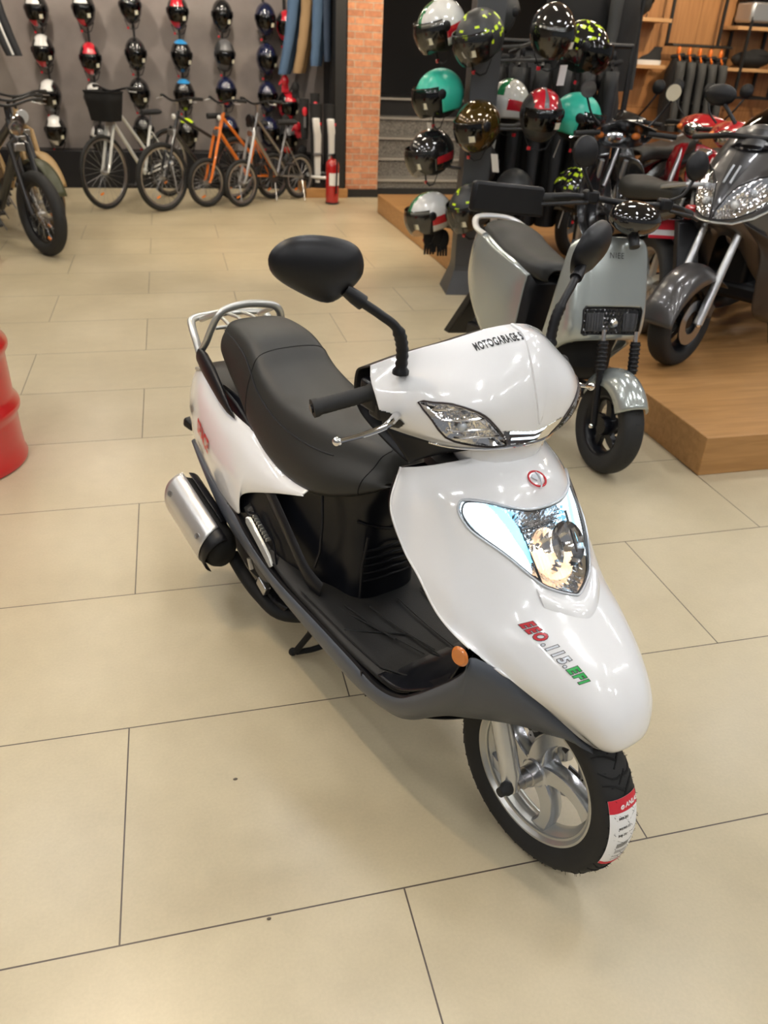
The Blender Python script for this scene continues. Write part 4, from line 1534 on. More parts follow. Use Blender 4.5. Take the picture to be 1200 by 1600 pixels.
# riding gloves hanging low on the stand
gv = MB()
for k, (x, z) in enumerate(((0, 0), (.05, -.03), (-.05, -.02))):
    gv.ball((x, .01 * k, z), (.05, .03, .075), 12, 8)
    for f in range(4):
        gv.tube([(x - .03 + .02 * f, .01 * k, z - .05), (x - .034 + .022 * f, .01 * k - .01, z - .115)], [.011, .008], 8)
gl = gv.build('riding_glove', 'black_matte')
gl.location = (2.10, 4.72, .395)
tag(gl, 'bunch of black riding gloves hanging under the lowest white helmet', 'gloves')

# ------------------------------------------------------------------ wall of helmets
mat('cord', (.02, .02, .02), .7)
cols = [(-1.00, [('wr', 1.75), ('wr', 1.375), ('bw', .95), ('bw2', .60)]),
        (-.524, [('wr', 1.78), ('br', 1.32), ('bw', .93), ('wb', .52)]),
        (-.040, [('bk', 1.83), ('bk', 1.385), ('bk', 1.00), ('bk', .62)]),
        (.453, [('br', 1.80), ('bb', 1.385), ('bb', 1.00), ('gn', .60)]),
        (.930, [('bk', 1.79), ('gy', 1.41), ('rf', 1.04), ('nv', .64)]),
        (1.405, [('nv', 1.78), ('nv', 1.39), ('nv', 1.01), ('nv', .64)]),
        (1.64, [('br', 1.72), ('br', .92), ('gy', .58)])]
styles = {
    'wr': (['helmet_black', 'helmet_red', 'helmet_white'], pat_chin, 'visor_smoke', 'white topped black helmet with red cheeks'),
    'br': (['helmet_black', 'helmet_red'], pat_chin, 'visor_smoke', 'black helmet with a red cheek panel'),
    'bw': (['helmet_black', 'helmet_grey', 'helmet_white'], pat_chin, 'visor_smoke', 'black helmet with white crown graphics'),
    'bw2': (['helmet_black', 'helmet_white', 'helmet_white'], pat_chin, 'visor_smoke', 'black and white patterned helmet'),
    'wb': (['helmet_white', 'helmet_black'], pat_chin, None, 'white open cap helmet'),
    'bk': (['helmet_black'], pat_plain, 'visor_smoke', 'plain glossy black helmet'),
    'bb': (['helmet_black', 'helmet_blue'], pat_cap, 'visor_smoke', 'black helmet with a small blue crown patch'),
    'gn': (['helmet_black', 'helmet_neon', 'helmet_grey'], pat_cap, 'visor_smoke', 'dark helmet with a green crown patch'),
    'gy': (['helmet_matte', 'helmet_grey', 'helmet_grey'], pat_chin, 'visor_smoke', 'grey and black helmet'),
    'rf': (['helmet_navy', 'helmet_red'], lambda d: 1 if (d[1] < .15 and d[0] > .2 and -.55 < d[2] < -.05) else 0, 'visor_smoke', 'black helmet with a red face panel'),
    'nv': (['helmet_navy'], pat_plain, 'visor_smoke', 'dark navy glossy helmet'),
}
wallH = {}
rown = ['topmost', 'second down', 'third down', 'lowest']
coln = ['first column', 'second column', 'third column', 'fourth column', 'fifth column', 'sixth column', 'last short column']
for ci, (X, items) in enumerate(cols):
    for ri, (sty, z) in enumerate(items):
        ms_, pt_, vis, txt = styles[sty]
        if sty in wallH:
            o = copy_tree(wallH[sty])
        else:
            o = make_helmet('helmet', ms_, pt_, sty != 'wb', vis, None, (40, 26))
            wallH[sty] = o
        yaw = -92 + (ci - 3) * 2 + (8 if ri % 2 else -4)
        o.location = (X, 9.40, z)
        o.rotation_euler = (0, R(12), R(yaw))
        o.scale = (1.0, .96, 1.16)
        tag(o, f'{txt}, {rown[min(ri, 3)]} in the {coln[ci]}', 'helmet', 'helmets hanging on the grey wall')
    zt = items[0][1] + .5
    c = MB().tube([(X, 9.60, zt), (X, 9.57, (zt + items[-1][1]) / 2), (X, 9.60, items[-1][1])], .014, 6).build('display_rail', 'cord')
    tag(c, f'black hanging rail on the grey wall behind the {coln[ci]} of helmets', 'rail', 'helmet rails on the grey wall')

# ------------------------------------------------------------------ trousers, guards and boots by the column
mat('denim', (.055, .105, .19), .8)
mat('denim_dark', (.03, .05, .09), .8)
mat('khaki', (.26, .17, .085), .8)
mat('cloth_black', (.012, .012, .013), .85)
mat('cloth_grey', (.045, .047, .048), .85)
mat('pants_black', (.016, .017, .020), .7)


def trousers(x0, y0, zt, dx, m, label, w=.075, ln=.95):
    mb = MB()
    for s_ in (-1, 1):
        rows = []
        for k in range(15):
            t = k / 14
            cx = x0 + dx * t ** 1.6 + s_ * w * .55 * (1 - .25 * t)
            r = w * (1.0 - .35 * t) * (1 + .04 * math.sin(k * 2.1))
            rows.append([V(cx + r * math.cos(a), y0 + s_ * .05 + r * .7 * math.sin(a), zt - ln * t) for a in [2 * math.pi * q / 14 for q in range(14)]])
        mb.loft(rows)
    o = mb.build('riding_trousers', m, angle=70)
    return tag(o, label, 'trousers', 'trousers hanging by the brick column')


trousers(1.76, 9.25, 2.20, -.17, 'denim', 'blue riding jeans hanging leftmost above the gear')
trousers(1.90, 9.17, 2.22, -.15, 'khaki', 'tan riding trousers hanging between two blue pairs')
trousers(1.99, 9.08, 2.25, -.06, 'denim', 'blue riding jeans hanging right of the tan pair', .07, .9)
trousers(2.06, 9.04, 2.2, .0, 'denim_dark', 'dark blue riding jeans hanging nearest the brick column', .05, .8)
trousers(-1.44, 9.0, 2.25, .20, 'pants_black', 'black riding trousers with pale piping hanging at the top left corner', .07, .92)
pp = MB().tube([(-1.42 + .18 * (k / 10) ** 1.6, 8.925, 2.24 - .90 * k / 10) for k in range(11)], .012, 6).build('piping', 'helmet_white', [o for o in bpy.data.objects if o.name.startswith('riding_trousers')][-1])
gr_ = MB().tube([(1.5, 9.2, 2.26), (2.12, 9.0, 2.30)], .014, 8).build('clothes_rail', 'black_frame')
tag(gr_, 'black rail carrying the hanging trousers', 'rail')


def guard(x, y, z, label):
    o = empty('knee_guard', (x, y, z), 0, label, 'guard', 'body guards under the trousers')
    mb = MB()
    rows = []
    for k in range(9):
        t = k / 8
        r = .055 * (1 - .3 * t)
        rows.append([V(r * math.cos(a), r * .6 * math.sin(a), .22 - .42 * t) for a in [2 * math.pi * q / 12 for q in range(12)]])
    mb.loft(rows).build('shell', 'cloth_black', o, angle=70)
    MB().ball((0, -.035, .09), (.03, .015, .05), 10, 8).build('cap', 'helmet_red', o)
    MB().box((0, -.035, -.02), (.03, .012, .12)).build('panel', 'helmet_grey', o, bevel=.004)
    return o


guard(1.78, 9.02, .80, 'black guard with red cap hanging leftmost under the trousers')
guard(1.90, 9.0, .86, 'black guard with red cap hanging second under the trousers')
for k, (x, y) in enumerate(((1.90, 8.92), (2.06, 8.86))):
    o = empty('racing_boot', (x, y, .16), R(-90), ['white and black racing boot on the left of the tray', 'white and black racing boot on the right of the tray'][k], 'boot', 'racing boots by the column')
    rows = []
    for q in range(13):
        t = q / 12
        z = .02 + .80 * t
        rx, ry = .055 + .03 * t, .05 + .025 * t
        rows.append([V(rx * math.cos(a) - .01, ry * math.sin(a), z) for a in [2 * math.pi * j / 14 for j in range(14)]])
    MB().loft(rows).build('boot_shaft', 'cloth_black', o, angle=70)
    MB().prism([(.04, -.030, .05), (.062, -.03, .05), (.078, -.03, .50), (.105, -.045, .56), (.10, -.05, .68), (.03, -.055, .68), (.05, -.04, .50)], (0, .075, 0)).build('boot_panel', 'helmet_white', o, bevel=.01)
    MB().loft([[V(.05 + .10 * math.cos(a), .042 * math.sin(a), z) for a in [2 * math.pi * j / 16 for j in range(16)]] for z in (0, .03)]).build('sole', 'helmet_white', o)
    for z in (.3, .62):
        MB().box((.07 + z * .03, 0, z), (.02, .09, .03)).build('buckle', 'helmet_red' if z > .5 else 'helmet_grey', o, bevel=.004)
tr_ = empty('boot_tray', (1.985, 8.93, .10), 0, 'black tray with a white rounded rim under the racing boots', 'tray')
MB().loft([[V(.21 * math.cos(a), .15 * math.sin(a), z) for a in [2 * math.pi * q / 24 for q in range(24)]] for z in (0, .115)]).build('tray_body', 'black_plastic', tr_)
MB().torus((0, 0, .118), .18, .018, (0, 0, 1), 32, 8).build('rim', 'helmet_white', tr_)

# small bits of gear between the last helmets and the trousers
random.seed(11)
bits = [(1.60, 1.18, 'helmet_red', 'red'), (1.72, 1.12, 'cloth_black', 'black'), (1.60, .78, 'cloth_black', 'black'), (1.74, .70, 'helmet_red', 'red'), (1.62, .36, 'cloth_grey', 'grey'), (1.80, .45, 'cloth_black', 'black')]
for k, (x, z, m_, nm) in enumerate(bits):
    mb = MB().ball((0, 0, 0), (.05, .03, .06), 12, 8)
    for f in range(4):
        mb.tube([(-.03 + .02 * f, 0, .04), (-.036 + .024 * f, -.005, .115)], [.012, .009], 8)
    mb.tube([(.04, 0, -.01), (.075, -.01, .04)], [.013, .010], 8)
    o = mb.build('riding_glove', m_)
    o.location = (x, 9.30, z)
    o.rotation_euler = (0, math.pi, .2)
    tag(o, f'{nm} riding glove on the gear rack, {["topmost", "second", "third", "fourth", "fifth", "lowest"][k]} from the top', 'glove', 'gloves on the gear rack')

# red ball-like bell on the plinth
rb_ = MB().ball((1.62, 9.33, .455), .055, 20, 14)
tag(rb_.build('alarm_bell', 'red_gloss'), 'round red bell on the dark plinth below the navy helmets', 'bell')

# ------------------------------------------------------------------ fire extinguisher
fe = empty('fire_extinguisher', (1.99, 8.36, 0), R(-70), 'red fire extinguisher standing on the floor by the brick column', 'extinguisher')
MB().lathe([(0, .012), (.068, .012), (.075, .02), (.075, .40), (.068, .435), (.045, .465), (.022, .475), (.022, .50), (0, .50)], (0, 0, 0), (0, 0, 1), 32).build('cylinder', 'red_gloss', fe)
MB().torus((0, 0, .012), .068, .012, (0, 0, 1), 28, 8).build('base_ring', 'black_plastic', fe)
MB().box((.03, 0, .52), (.11, .02, .012), (0, -.2, 0)).box((.025, 0, .50), (.05, .03, .04)).build('handle', 'black_plastic', fe, bevel=.003)
MB().tube([(.03, 0, .50), (.09, 0, .49), (.105, 0, .42), (.095, 0, .20), (.085, 0, .12)], .010, 8).build('hose', 'black_plastic', fe)
MB().lathe([(.0755, .20), (.0755, .33)], (0, 0, 0), (0, 0, 1), 16, arc=(-1.0, 1.0), xdir=(1, 0, 0)).build('label', 'white_paper', fe)

# ------------------------------------------------------------------ wood wall: jackets, shelves, shoes
mat('hanger_orange', (.75, .18, .02), .4)


def jacket(name, loc, rz, m, m2, label, wide=.50, ln=.72, group=None, hanger=None, dots=None):
    o = empty(name, loc, rz, label, 'jacket', group)
    rows = []
    for k in range(15):
        t = k / 14
        w = wide / 2 * (.40 + .60 * min(1, t * 6)) * (1 - .06 * t)
        d = .045 + .050 * min(1, t * 4)
        rows.append([V(w * math.copysign(abs(math.cos(a)) ** .75, math.cos(a)), d * math.sin(a) * (1 + .08 * math.sin(5 * a + k)), -ln * t) for a in [2 * math.pi * q / 24 for q in range(24)]])
    MB().loft(rows).build('body', m, o, angle=80)
    for s_ in (-1, 1):
        rows = []
        for k in range(12):
            t = k / 11
            r = .062 - .018 * t
            cx = s_ * (wide * .40 + .12 * t ** .6 + .01 * math.sin(k))
            rows.append([V(cx + r * math.cos(a), -.01 - .02 * t + r * .8 * math.sin(a), -.03 - ln * .95 * t) for a in [2 * math.pi * q / 12 for q in range(12)]])
        MB().loft(rows).build('sleeve', m2, o, angle=80)
    MB().torus((0, 0, .02), .06, .018, (0, .2, 1), 20, 8).build('collar', m, o)
    if hanger:
        MB().tube([(-.17, 0, -.02), (0, 0, .05), (.17, 0, -.02)], .010, 8).tube([(0, 0, .05), (0, 0, .10), (.02, 0, .125), (.03, 0, .11)], .005, 6).ball((0, 0, .065), (.022, .022, .045), 10, 8).build('hanger', hanger, o)
    if dots:
        MB().lathe([(0, .003), (.022, .003), (.024, 0)], (dots[0], -.105, dots[1]), (0, -1, 0), 16).build('badge', 'white_paper', o)
    return o
# five motocross jackets side on under the black wall frame
for k in range(5):
    jacket('riding_jacket', (5.64 + .13 * k, 7.70, 1.60 - .005 * k), R(68), 'cloth_black', 'cloth_grey', ['grey sleeved black riding jacket on an orange hanger, leftmost of the five'
           , 'grey sleeved riding jacket on an orange hanger, second of the five', 'grey sleeved riding jacket on an orange hanger, middle of the five', 'grey sleeved riding jacket on an orange hanger, fourth of the five',
            'grey sleeved riding jacket on an orange hanger, rightmost of the five'][k], .46, .70, 'riding jackets on orange hangers', 'hanger_orange', (-.16, -.40))
hr_ = MB().tube([(5.55, 7.70, 1.715), (6.28, 7.70, 1.715)], .012, 8)
for x in (5.57, 6.20):
    hr_.box((x, 7.86, 2.20), (.028, .028, .97))
    hr_.box((x, 7.79, 1.72), (.028, .17, .028))
hr_.box((5.885, 7.86, 1.72), (.65, .028, .03))
hr_.box((5.885, 7.86, 2.67), (.65, .028, .03))
tag(hr_.build('wall_frame', 'black_frame', smooth=False), 'black metal frame on the wood wall carrying the five jackets', 'frame')
# big black jackets in front of the wood wall, right of the helmet stand
jacket('hanging_jacket', (3.50, 5.75, 2.05), R(-18), 'cloth_black', 'cloth_black', 'long plain black jacket hanging behind the topmost helmets', .46, .74, 'large black jackets behind the stand', 'black_plastic')
jacket('hanging_jacket', (3.86, 5.72, 2.08), R(40), 'cloth_black', 'cloth_grey', 'black jacket with grey sleeves hanging right of the helmet stand', .44, .74, 'large black jackets behind the stand', 'black_plastic')
jacket('hanging_jacket', (3.10, 5.75, 1.60), R(-10), 'pants_black', 'cloth_black', 'dark navy black jacket hanging low behind the teal helmet', .46, .95, 'large black jackets behind the stand', 'black_plastic')
rk_ = empty('clothes_rack', (3.45, 5.80, .185), 0, 'black floor rack carrying the large black jackets', 'rack')
MB().tube([(-.75, 0, 2.0), (.60, 0, 2.0)], .016, 8).build('rail', 'black_frame', rk_)
for x in (-.75, .60):
    MB().tube([(x, 0, 0), (x, 0, 2.0)], .016, 8).build('upright', 'black_frame', rk_)
    MB().box((x, 0, .02), (.05, .5, .04)).build('foot', 'black_frame', rk_)


def shelf(x0, x1, z, label):
    o = MB().box(((x0 + x1) / 2, 7.83, z), (x1 - x0, .32, .035)).build('wall_shelf', 'shelf_wood', bevel=.003)
    return tag(o, label, 'shelf', 'light oak shelves on the wood wall')


shelf(4.95, 5.47, 1.93, 'short light oak shelf, upper one left of the jackets')
shelf(5.00, 5.50, 1.505, 'short light oak shelf, lower one left of the jackets')
shelf(6.28, 7.50, 1.905, 'long light oak shelf, upper one right of the jackets')
shelf(6.05, 7.50, 1.515, 'long light oak shelf, lower one right of the jackets')
for nm, pts, lb in (('shelf_bracket', [(5.08, 1.93), (5.08, 1.505), (5.08, 1.30)], 'black steel bracket left of the jackets'),):
    MBb = MB().box((5.08, 7.80, 1.75), (.025, .30, .95))
    tag(MB().box((5.08, 7.97, 1.62), (.025, .03, 1.0)).box((5.08, 7.80, 1.475), (.025, .30, .02)).build(nm, 'black_frame', smooth=False), lb, 'bracket')
br_ = MB()
for x in (6.42, 6.86):
    br_.box((x, 7.97, 1.62), (.028, .03, .78)).box((x, 7.665, 1.62), (.028, .028, .78)).box((x, 7.82, 1.245), (.028, .33, .028))
br_.box((6.64, 7.665, 1.245), (.44, .028, .028))
tag(br_.build('shelf_bracket', 'black_frame', smooth=False), 'black steel frame holding the long shelves right of the jackets', 'bracket')
sh_ = empty('riding_shoe', (5.36, 7.80, 1.523), R(170), 'black riding shoe with a white sole on the lower left shelf', 'shoe')
MB().loft([[V(.14 * math.cos(a) * s_, .048 * math.sin(a) * s_, z) for a in [2 * math.pi * q / 20 for q in range(20)]] for z, s_ in ((0, .96), (.02, 1.0), (.045, .98))]).build('sole', 'helmet_white', sh_)
MB().loft([[V(.13 * math.cos(a) * s_ - o_, .045 * math.sin(a) * s_, z) for a in [2 * math.pi * q / 20 for q in range(20)]] for z, s_, o_ in ((.045, 1.0, 0), (.075, .85, .02), (.105, .55, .05), (.15, .40, .075), (.17, .36, .08))]).build('upper', 'cloth_black', sh_)
cp_ = make_helmet('helmet', ['helmet_black'], pat_plain, 0, None, None, (36, 24))
set_pose(cp_, (5.16, 7.82, 2.085), -80)
tag(cp_, 'black helmet on the upper shelf left of the jackets', 'helmet')
tb = empty('top_case', (6.64, 7.80, 1.923), 0, 'silver top case on the upper right shelf', 'case')
MB().box((0, 0, .13), (.50, .30, .20)).build('body', 'silver_paint', tb, bevel=.03)
MB().box((0, 0, .25), (.51, .31, .05)).build('lid', 'black_plastic', tb, bevel=.02)
MB().box((0, 0, .015), (.44, .26, .03)).build('base', 'black_plastic', tb, bevel=.005)
MB().box((0, -.155, .20), (.08, .02, .06)).build('latch', 'steel', tb, bevel=.004)
bg = MB().ball((0, 0, .085), (.24, .12, .085), 20, 12).ball((.05, -.02, .13), (.15, .09, .06), 16, 10)
bg = bg.build('saddle_bag', 'cloth_black')
bg.location = (6.62, 7.80, 1.532)
tag(bg, 'soft black bag on the lower right shelf', 'bag')
# standing figure form with a dark jacket at the right edge
jacket('hanging_jacket', (6.55, 6.95, 1.62), R(30), 'pants_black', 'pants_black', 'dark navy jacket hanging at the right edge above the grey scooter', .50, .8, 'large black jackets behind the stand', 'black_plastic')

# row of black riding suits hanging low behind the helmet stand
for k in range(6):
    o_ = jacket('riding_suit', (2.66 + .17 * k, 5.28 - .03 * k, 1.52), R(62), 'cloth_black', 'pants_black', ['leftmost', 'second', 'third', 'fourth', 'fifth', 'rightmost'][k] + ' black riding suit in the row hanging low behind the helmet stand', .50, 1.12, 'black riding suits behind the stand', 'black_plastic')
    o_['category'] = 'suit'
rk2 = empty('clothes_rack', (3.08, 5.22, .185), R(-10), 'low black rack holding the row of riding suits behind the helmet stand', 'rack')
MB().tube([(-.55, 0, 1.47), (.58, 0, 1.47)], .016, 8).build('rail', 'black_frame', rk2)
for x in (-.55, .58):
    MB().tube([(x, 0, 0), (x, 0, 1.47)], .016, 8).build('upright', 'black_frame', rk2)
    MB().box((x, 0, .02), (.05, .45, .04)).build('foot', 'black_frame', rk2)

# ------------------------------------------------------------------ red drum at the left edge
mat('drum_red', (.50, .012, .014), .30, coat=.6)
mat('drum_line', (.62, .16, .14), .4)
dr = empty('oil_drum', (-.765, 2.285, 0), 0, 'red steel drum at the left edge with pale printed outlines', 'drum')
prof = [(0, 0), (.275, 0), (.292, .006), (.295, .018), (.288, .03), (.285, .10)]
for z in (.245, .50):
    prof += [(.285, z - .05), (.287, z - .035), (.302, z - .012), (.304, z), (.302, z + .012), (.287, z + .035), (.285, z + .05)]
prof += [(.285, .70), (.288, .73), (.296, .74), (.296, .755), (.275, .755), (.270, .745), (0, .745)]
dm = MB().lathe(prof, (0, 0, 0), (0, 0, 1), 72).build('drum_body', 'drum_red', dr, angle=50)


def drum_place(a0, z0):
    return lambda x, y: V(.2865 * math.cos(a0 + x / .285), .2865 * math.sin(a0 + x / .285), z0 + y)


def drum_line(pts, a0, z0):
    P = []
    for (x0, y0), (x1, y1) in zip(pts, pts[1:]):
        n = max(2, int(math.hypot(x1 - x0, y1 - y0) / .01))
        for k in range(n):
            P.append((x0 + (x1 - x0) * k / n, y0 + (y1 - y0) * k / n))
    P.append(pts[-1])
    pl = drum_place(a0, z0)
    return MB().tube([pl(x, y) for x, y in P], .0014, 4)


for a0, z0, s_ in ((R(-52), .06, 1), (R(-44), .31, .8), (R(-52), .56, .8), (R(-92), .06, 1)):
    mb = MB()
    for pts in ([(-.075, .015), (-.075, .10), (.05, .13), (.05, .105), (-.045, .085), (-.045, .0)], [(-.030, -.01), (-.030, .075), (.045, .095), (.045, .02)], [(-.012, .0), (-.012, .055), (.028, .066), (.028, .01)],
                [(0, .035), (.018, .04)]):
        q = drum_line([(x * s_, y * s_) for x, y in pts], a0, z0)
        mb._add(q.v, q.f)
    mb.build('outline_print', 'drum_line', dr)
# ------------------------------------------------------------------ wheels shared by all other vehicles
def moto_wheel(parent, c, Rt, hw, rim, col='rack_silver', spokes=5, nm='front', tyre_m='rubber'):
    c = V(*c)
    t = MB().lathe(tyre_mesh(Rt, hw, rim), c, (0, 1, 0), 56).build(f'{nm}_tyre', tyre_m, parent, angle=70)
    g = MB()
    for k in range(30):
        a = 2 * math.pi * k / 30
        for sg in (-1, 1):
            g.tube([c + V((Rt - .001) * math.cos(a), sg * .004, (Rt - .001) * math.sin(a)), c + V((Rt - .012) * math.cos(a + .12), sg * hw * .75, (Rt - .012) * math.sin(a + .12))], .0022, 4)
    g.build('tread_groove', 'groove', t, smooth=False)
    w = MB().lathe([(rim - .012, -hw * .6), (rim, -hw * .78), (rim + .004, -hw * .8), (rim + .004, hw * .8), (rim - .012, hw * .6), (rim - .02, 0)], c, (0, 1, 0), 48, closed=True)
    w.lathe([(0, -hw * .8), (.035, -hw * .8), (.042, -hw * .5), (.042, hw * .5), (.035, hw * .8), (0, hw * .8)], c, (0, 1, 0), 24)
    for k in range(spokes):
        a = 2 * math.pi * k / spokes + .3
        secs = []
        for q in range(6):
            s_ = q / 5
            r_ = .03 + (rim - .035) * s_
            aa = a + .35 * s_
            ww = .022 - .008 * s_
            p = c + V(r_ * math.cos(aa), 0, r_ * math.sin(aa))
            tn = V(-math.sin(aa), 0, math.cos(aa))
            secs.append([p + tn * ww + V(0, -.012, 0), p + tn * ww + V(0, .012, 0), p - tn * ww + V(0, .012, 0), p - tn * ww + V(0, -.012, 0)])
        w.loft(secs)
    return w.build(f'{nm}_wheel', col, parent, angle=45)


def loft_net(name, m, parent, net, nu=48, nv=48, thick=.004, angle=60):
    return shell(net, nu, nv, (), name, m, parent, thick=thick)


def round_mirror(parent, base, top, r=.062, tilt=0, m='black_plastic'):
    b, t = V(*base), V(*top)
    mid = b * .45 + t * .55 + V(.02, 0, -.02)
    s_ = MB().tube([V(*crp([tuple(b), tuple(mid), tuple(t)], k / 12)) for k in range(13)], .007, 8).build('mirror', m, parent)
    c = t + V(0, 0, r * .9)
    MB().lathe([(0, .020), (r * .7, .016), (r * .97, .004), (r, -.008)], c, (1, .0, .15), 28).build('mirror_shell', m, s_)
    MB().lathe([(0, 0), (r * .95, 0)], c + V(-.008, 0, 0), (-1, 0, -.15), 28).build('mirror_glass', 'chrome', s_)
    return s_


# ------------------------------------------------------------------ silver electric scooter
mat('esilver', (.40, .435, .42), .22, .55, coat=.8)
mat('esilver_dark', (.18, .19, .185), .35, .5)
ES = empty('electric_scooter', (1.970, 1.775, 0), 0, 'silver grey electric scooter with a square headlight parked beside the platform', 'scooter')
ES.matrix_world = Matrix.Translation((1.970, 1.775, 0)) @ Matrix.Rotation(R(10 - 90), 4, 'Z') @ Matrix.Rotation(R(-5.5), 4, 'X')


def cx(x):
    return -.55 + (x + .55) * .80 if x < -.55 else x


RF = .209
th_s = R(-7)


def st_(p):
    """turn a point about the steering axis"""
    p = V(*p)
    q = Matrix.Rotation(th_s, 3, 'Z') @ (p - V(0, 0, 0))
    return q


tw = moto_wheel(ES, (0, 0, RF), RF, .050, .128, 'black_satin', 5)
for o in [tw] + [c for c in bpy.data.objects if c.parent == ES and c.name.startswith('front_tyre')]:
    o.rotation_euler = (0, 0, th_s)
moto_wheel(ES, (-1.02, 0, RF), RF, .050, .128, 'black_satin', 5, 'rear')
# fork
for sg in (-1, 1):
    f = MB().tube([st_((0, sg * .075, RF)), st_((-.035, sg * .078, .36)), st_((-.06, sg * .080, .47))], .014, 10)
    f.tube([st_((-.05, sg * .080, .43)), st_((-.085, sg * .080, .56))], [.020, .020], 10)
    for k in range(7):
        f.torus(st_((-.052 - .005 * k, sg * .080, .445 + .017 * k)), .019, .005, (-.3, 0, 1), 14, 6)
    f = f.build('fork_leg', 'black_plastic', ES)
    MB().tube([st_((-.085, sg * .080, .555)), st_((-.10, sg * .080, .60))], .010, 8).build('fork_top', 'chrome', f)
MB().ball(st_((0, -.085, RF)), (.012, .012, .012), 10, 8).build('axle_nut', 'chrome', ES)
MB().lathe([(.05, .0), (.085, .0)], st_((0, .055, RF)), (0, 1, 0), 32).build('brake_disc', 'dark_steel', ES)
# front mudguard
mg = []
for k in range(25):
    a = R(38 + 108 * k / 24)
    rr = .232 + .010 * math.sin(math.pi * k / 24)
    row = []
    for q in range(13):
        t = q / 6 - 1
        drop = .075 * abs(t) ** 3
        row.append(st_(((rr - drop) * math.cos(a) * 1.0, t * .078, RF + (rr - drop) * math.sin(a) + .01)))
    mg.append(row)
MB().grid(mg).build('front_mudguard', 'esilver', ES, thick=.004, angle=60)
# shield, rounded slab
EN = both([
    [(-.250, 0, .952), (-.252, .07, .952), (-.258, .13, .947), (-.272, .165, .935), (-.300, .178, .915)],
    [(-.225, 0, .925), (-.228, .07, .924), (-.236, .14, .918), (-.256, .182, .905), (-.300, .196, .890)],
    [(-.195, 0, .840), (-.198, .07, .839), (-.207, .145, .834), (-.232, .192, .822), (-.300, .208, .810)],
    [(-.165, 0, .740), (-.168, .07, .739), (-.178, .148, .734), (-.206, .200, .722), (-.300, .218, .710)],
    [(-.140, 0, .655), (-.143, .07, .654), (-.154, .148, .650), (-.186, .202, .640), (-.305, .222, .620)],
    [(-.125, 0, .590), (-.128, .07, .588), (-.142, .145, .584), (-.180, .200, .572), (-.320, .222, .520)],
    [(-.128, 0, .555), (-.131, .07, .552), (-.148, .140, .545), (-.195, .195, .525), (-.345, .220, .430)],
    [(-.150, 0, .548), (-.155, .07, .545), (-.180, .130, .530), (-.240, .185, .480), (-.380, .215, .350)],
])
SE = srf(EN)
HE = [(.235, .535), (.250, .515), (.750, .515), (.765, .535), (.765, .735), (.745, .755), (.255, .755), (.235, .735)]
sh2 = shell(EN, 90, 90, [HE], 'front_shield', 'esilver', ES, .006)
hl2 = patch(SE, HE, lambda u, v, d: -.012 + .003 * math.sin(u * 180) * math.sin(v * 90), 60, grow=.004).build('headlight', 'black_gloss', ES, angle=20)
MB().lathe([(0, .010), (.012, .012), (.020, .004), (.022, 0)], SE(.5, .635, -.008), (1, 0, .1), 20).build('reflector', 'reflector_chrome', hl2)
for u_ in (.33, .67):
    patch(SE, [(u_ - .07, .555), (u_ + .07, .555), (u_ + .07, .715), (u_ - .07, .715)], lambda u, v, d: -.008 + .002 * math.sin(u * 300), 16).build('reflector', 'dark_steel', hl2, angle=15)
MB().tube([SE(u, v, .0) for u, v in HE], .005, 8, closed=True).build('bezel', 'black_plastic', hl2)
patch(SE, HE, lambda u, v, d: .001, 24, grow=.002).build('lens', 'lens', hl2)
put_text('lettering', 'NIEE', .026, 'black_plastic', place_uv(SE, .40, .235, (2.2, 0), (0, -1.9), .004), sh2, spacing=1.2)
# black underside, inner shield, floor, tunnel
MB().loft([[V(-.20 - .12 * s_ + .10 * math.cos(a) * s_, .185 * s_ * math.sin(a), z) for a in [2 * math.pi * q / 24 for q in range(24)]] for z, s_ in ((.53, 1), (.50, .98), (.40, .7))]).build('wheel_arch', 'black_matte', ES)
net = [[(-.31 - .03 * (1 - t * t), t * .185, z) for t in [q / 5 - 1 for q in range(11)]] for z in (.92, .75, .60, .45, .33)]
net.append([(-.42, t * .19, .27) for t in [q / 5 - 1 for q in range(11)]])
net.append([(-.72, t * .19, .26) for t in [q / 5 - 1 for q in range(11)]])
shell(net, 20, 40, (), 'inner_shield', 'black_plastic', ES)
MB().box((-.60, 0, .22), (.50, .42, .06)).build('floor_panel', 'black_plastic', ES, bevel=.02)
# rear silver body
EB = []
for x, zt, zb, w, e in ((-.62, .66, .26, .105, 0), (-.66, .70, .25, .135, 0), (-.78, .735, .27, .165, 0), (-.95, .765, .33, .180, 0), (-1.12, .80, .43, .180, 0), (-1.25, .80, .53, .160, 0), (-1.32, .79, .60, .11, 0)):
    zm = (zt + zb) / 2
    x = cx(x)
    EB.append([(x, -w * .80, zb), (x, -w, zb + .05), (x, -w * 1.04, zm), (x, -w, zt - .04), (x, -w * .86, zt), (x, 0, zt + .004), (x, w * .86, zt), (x, w, zt - .04), (x, w * 1.04, zm), (x, w, zb + .05), (x, w * .80, zb)])
shell(EB[1:], 50, 50, (), 'rear_body', 'esilver', ES)
MB().loft([[V(*p) for p in EB[0]], [V(*p) for p in EB[1]], [V(p[0] + .001, p[1] * .98, p[2]) for p in EB[2]]]).build('body_front', 'black_plastic', ES)
MB().box((-.68, 0, .44), (.12, .20, .42)).build('battery_box', 'black_satin', ES, bevel=.03)
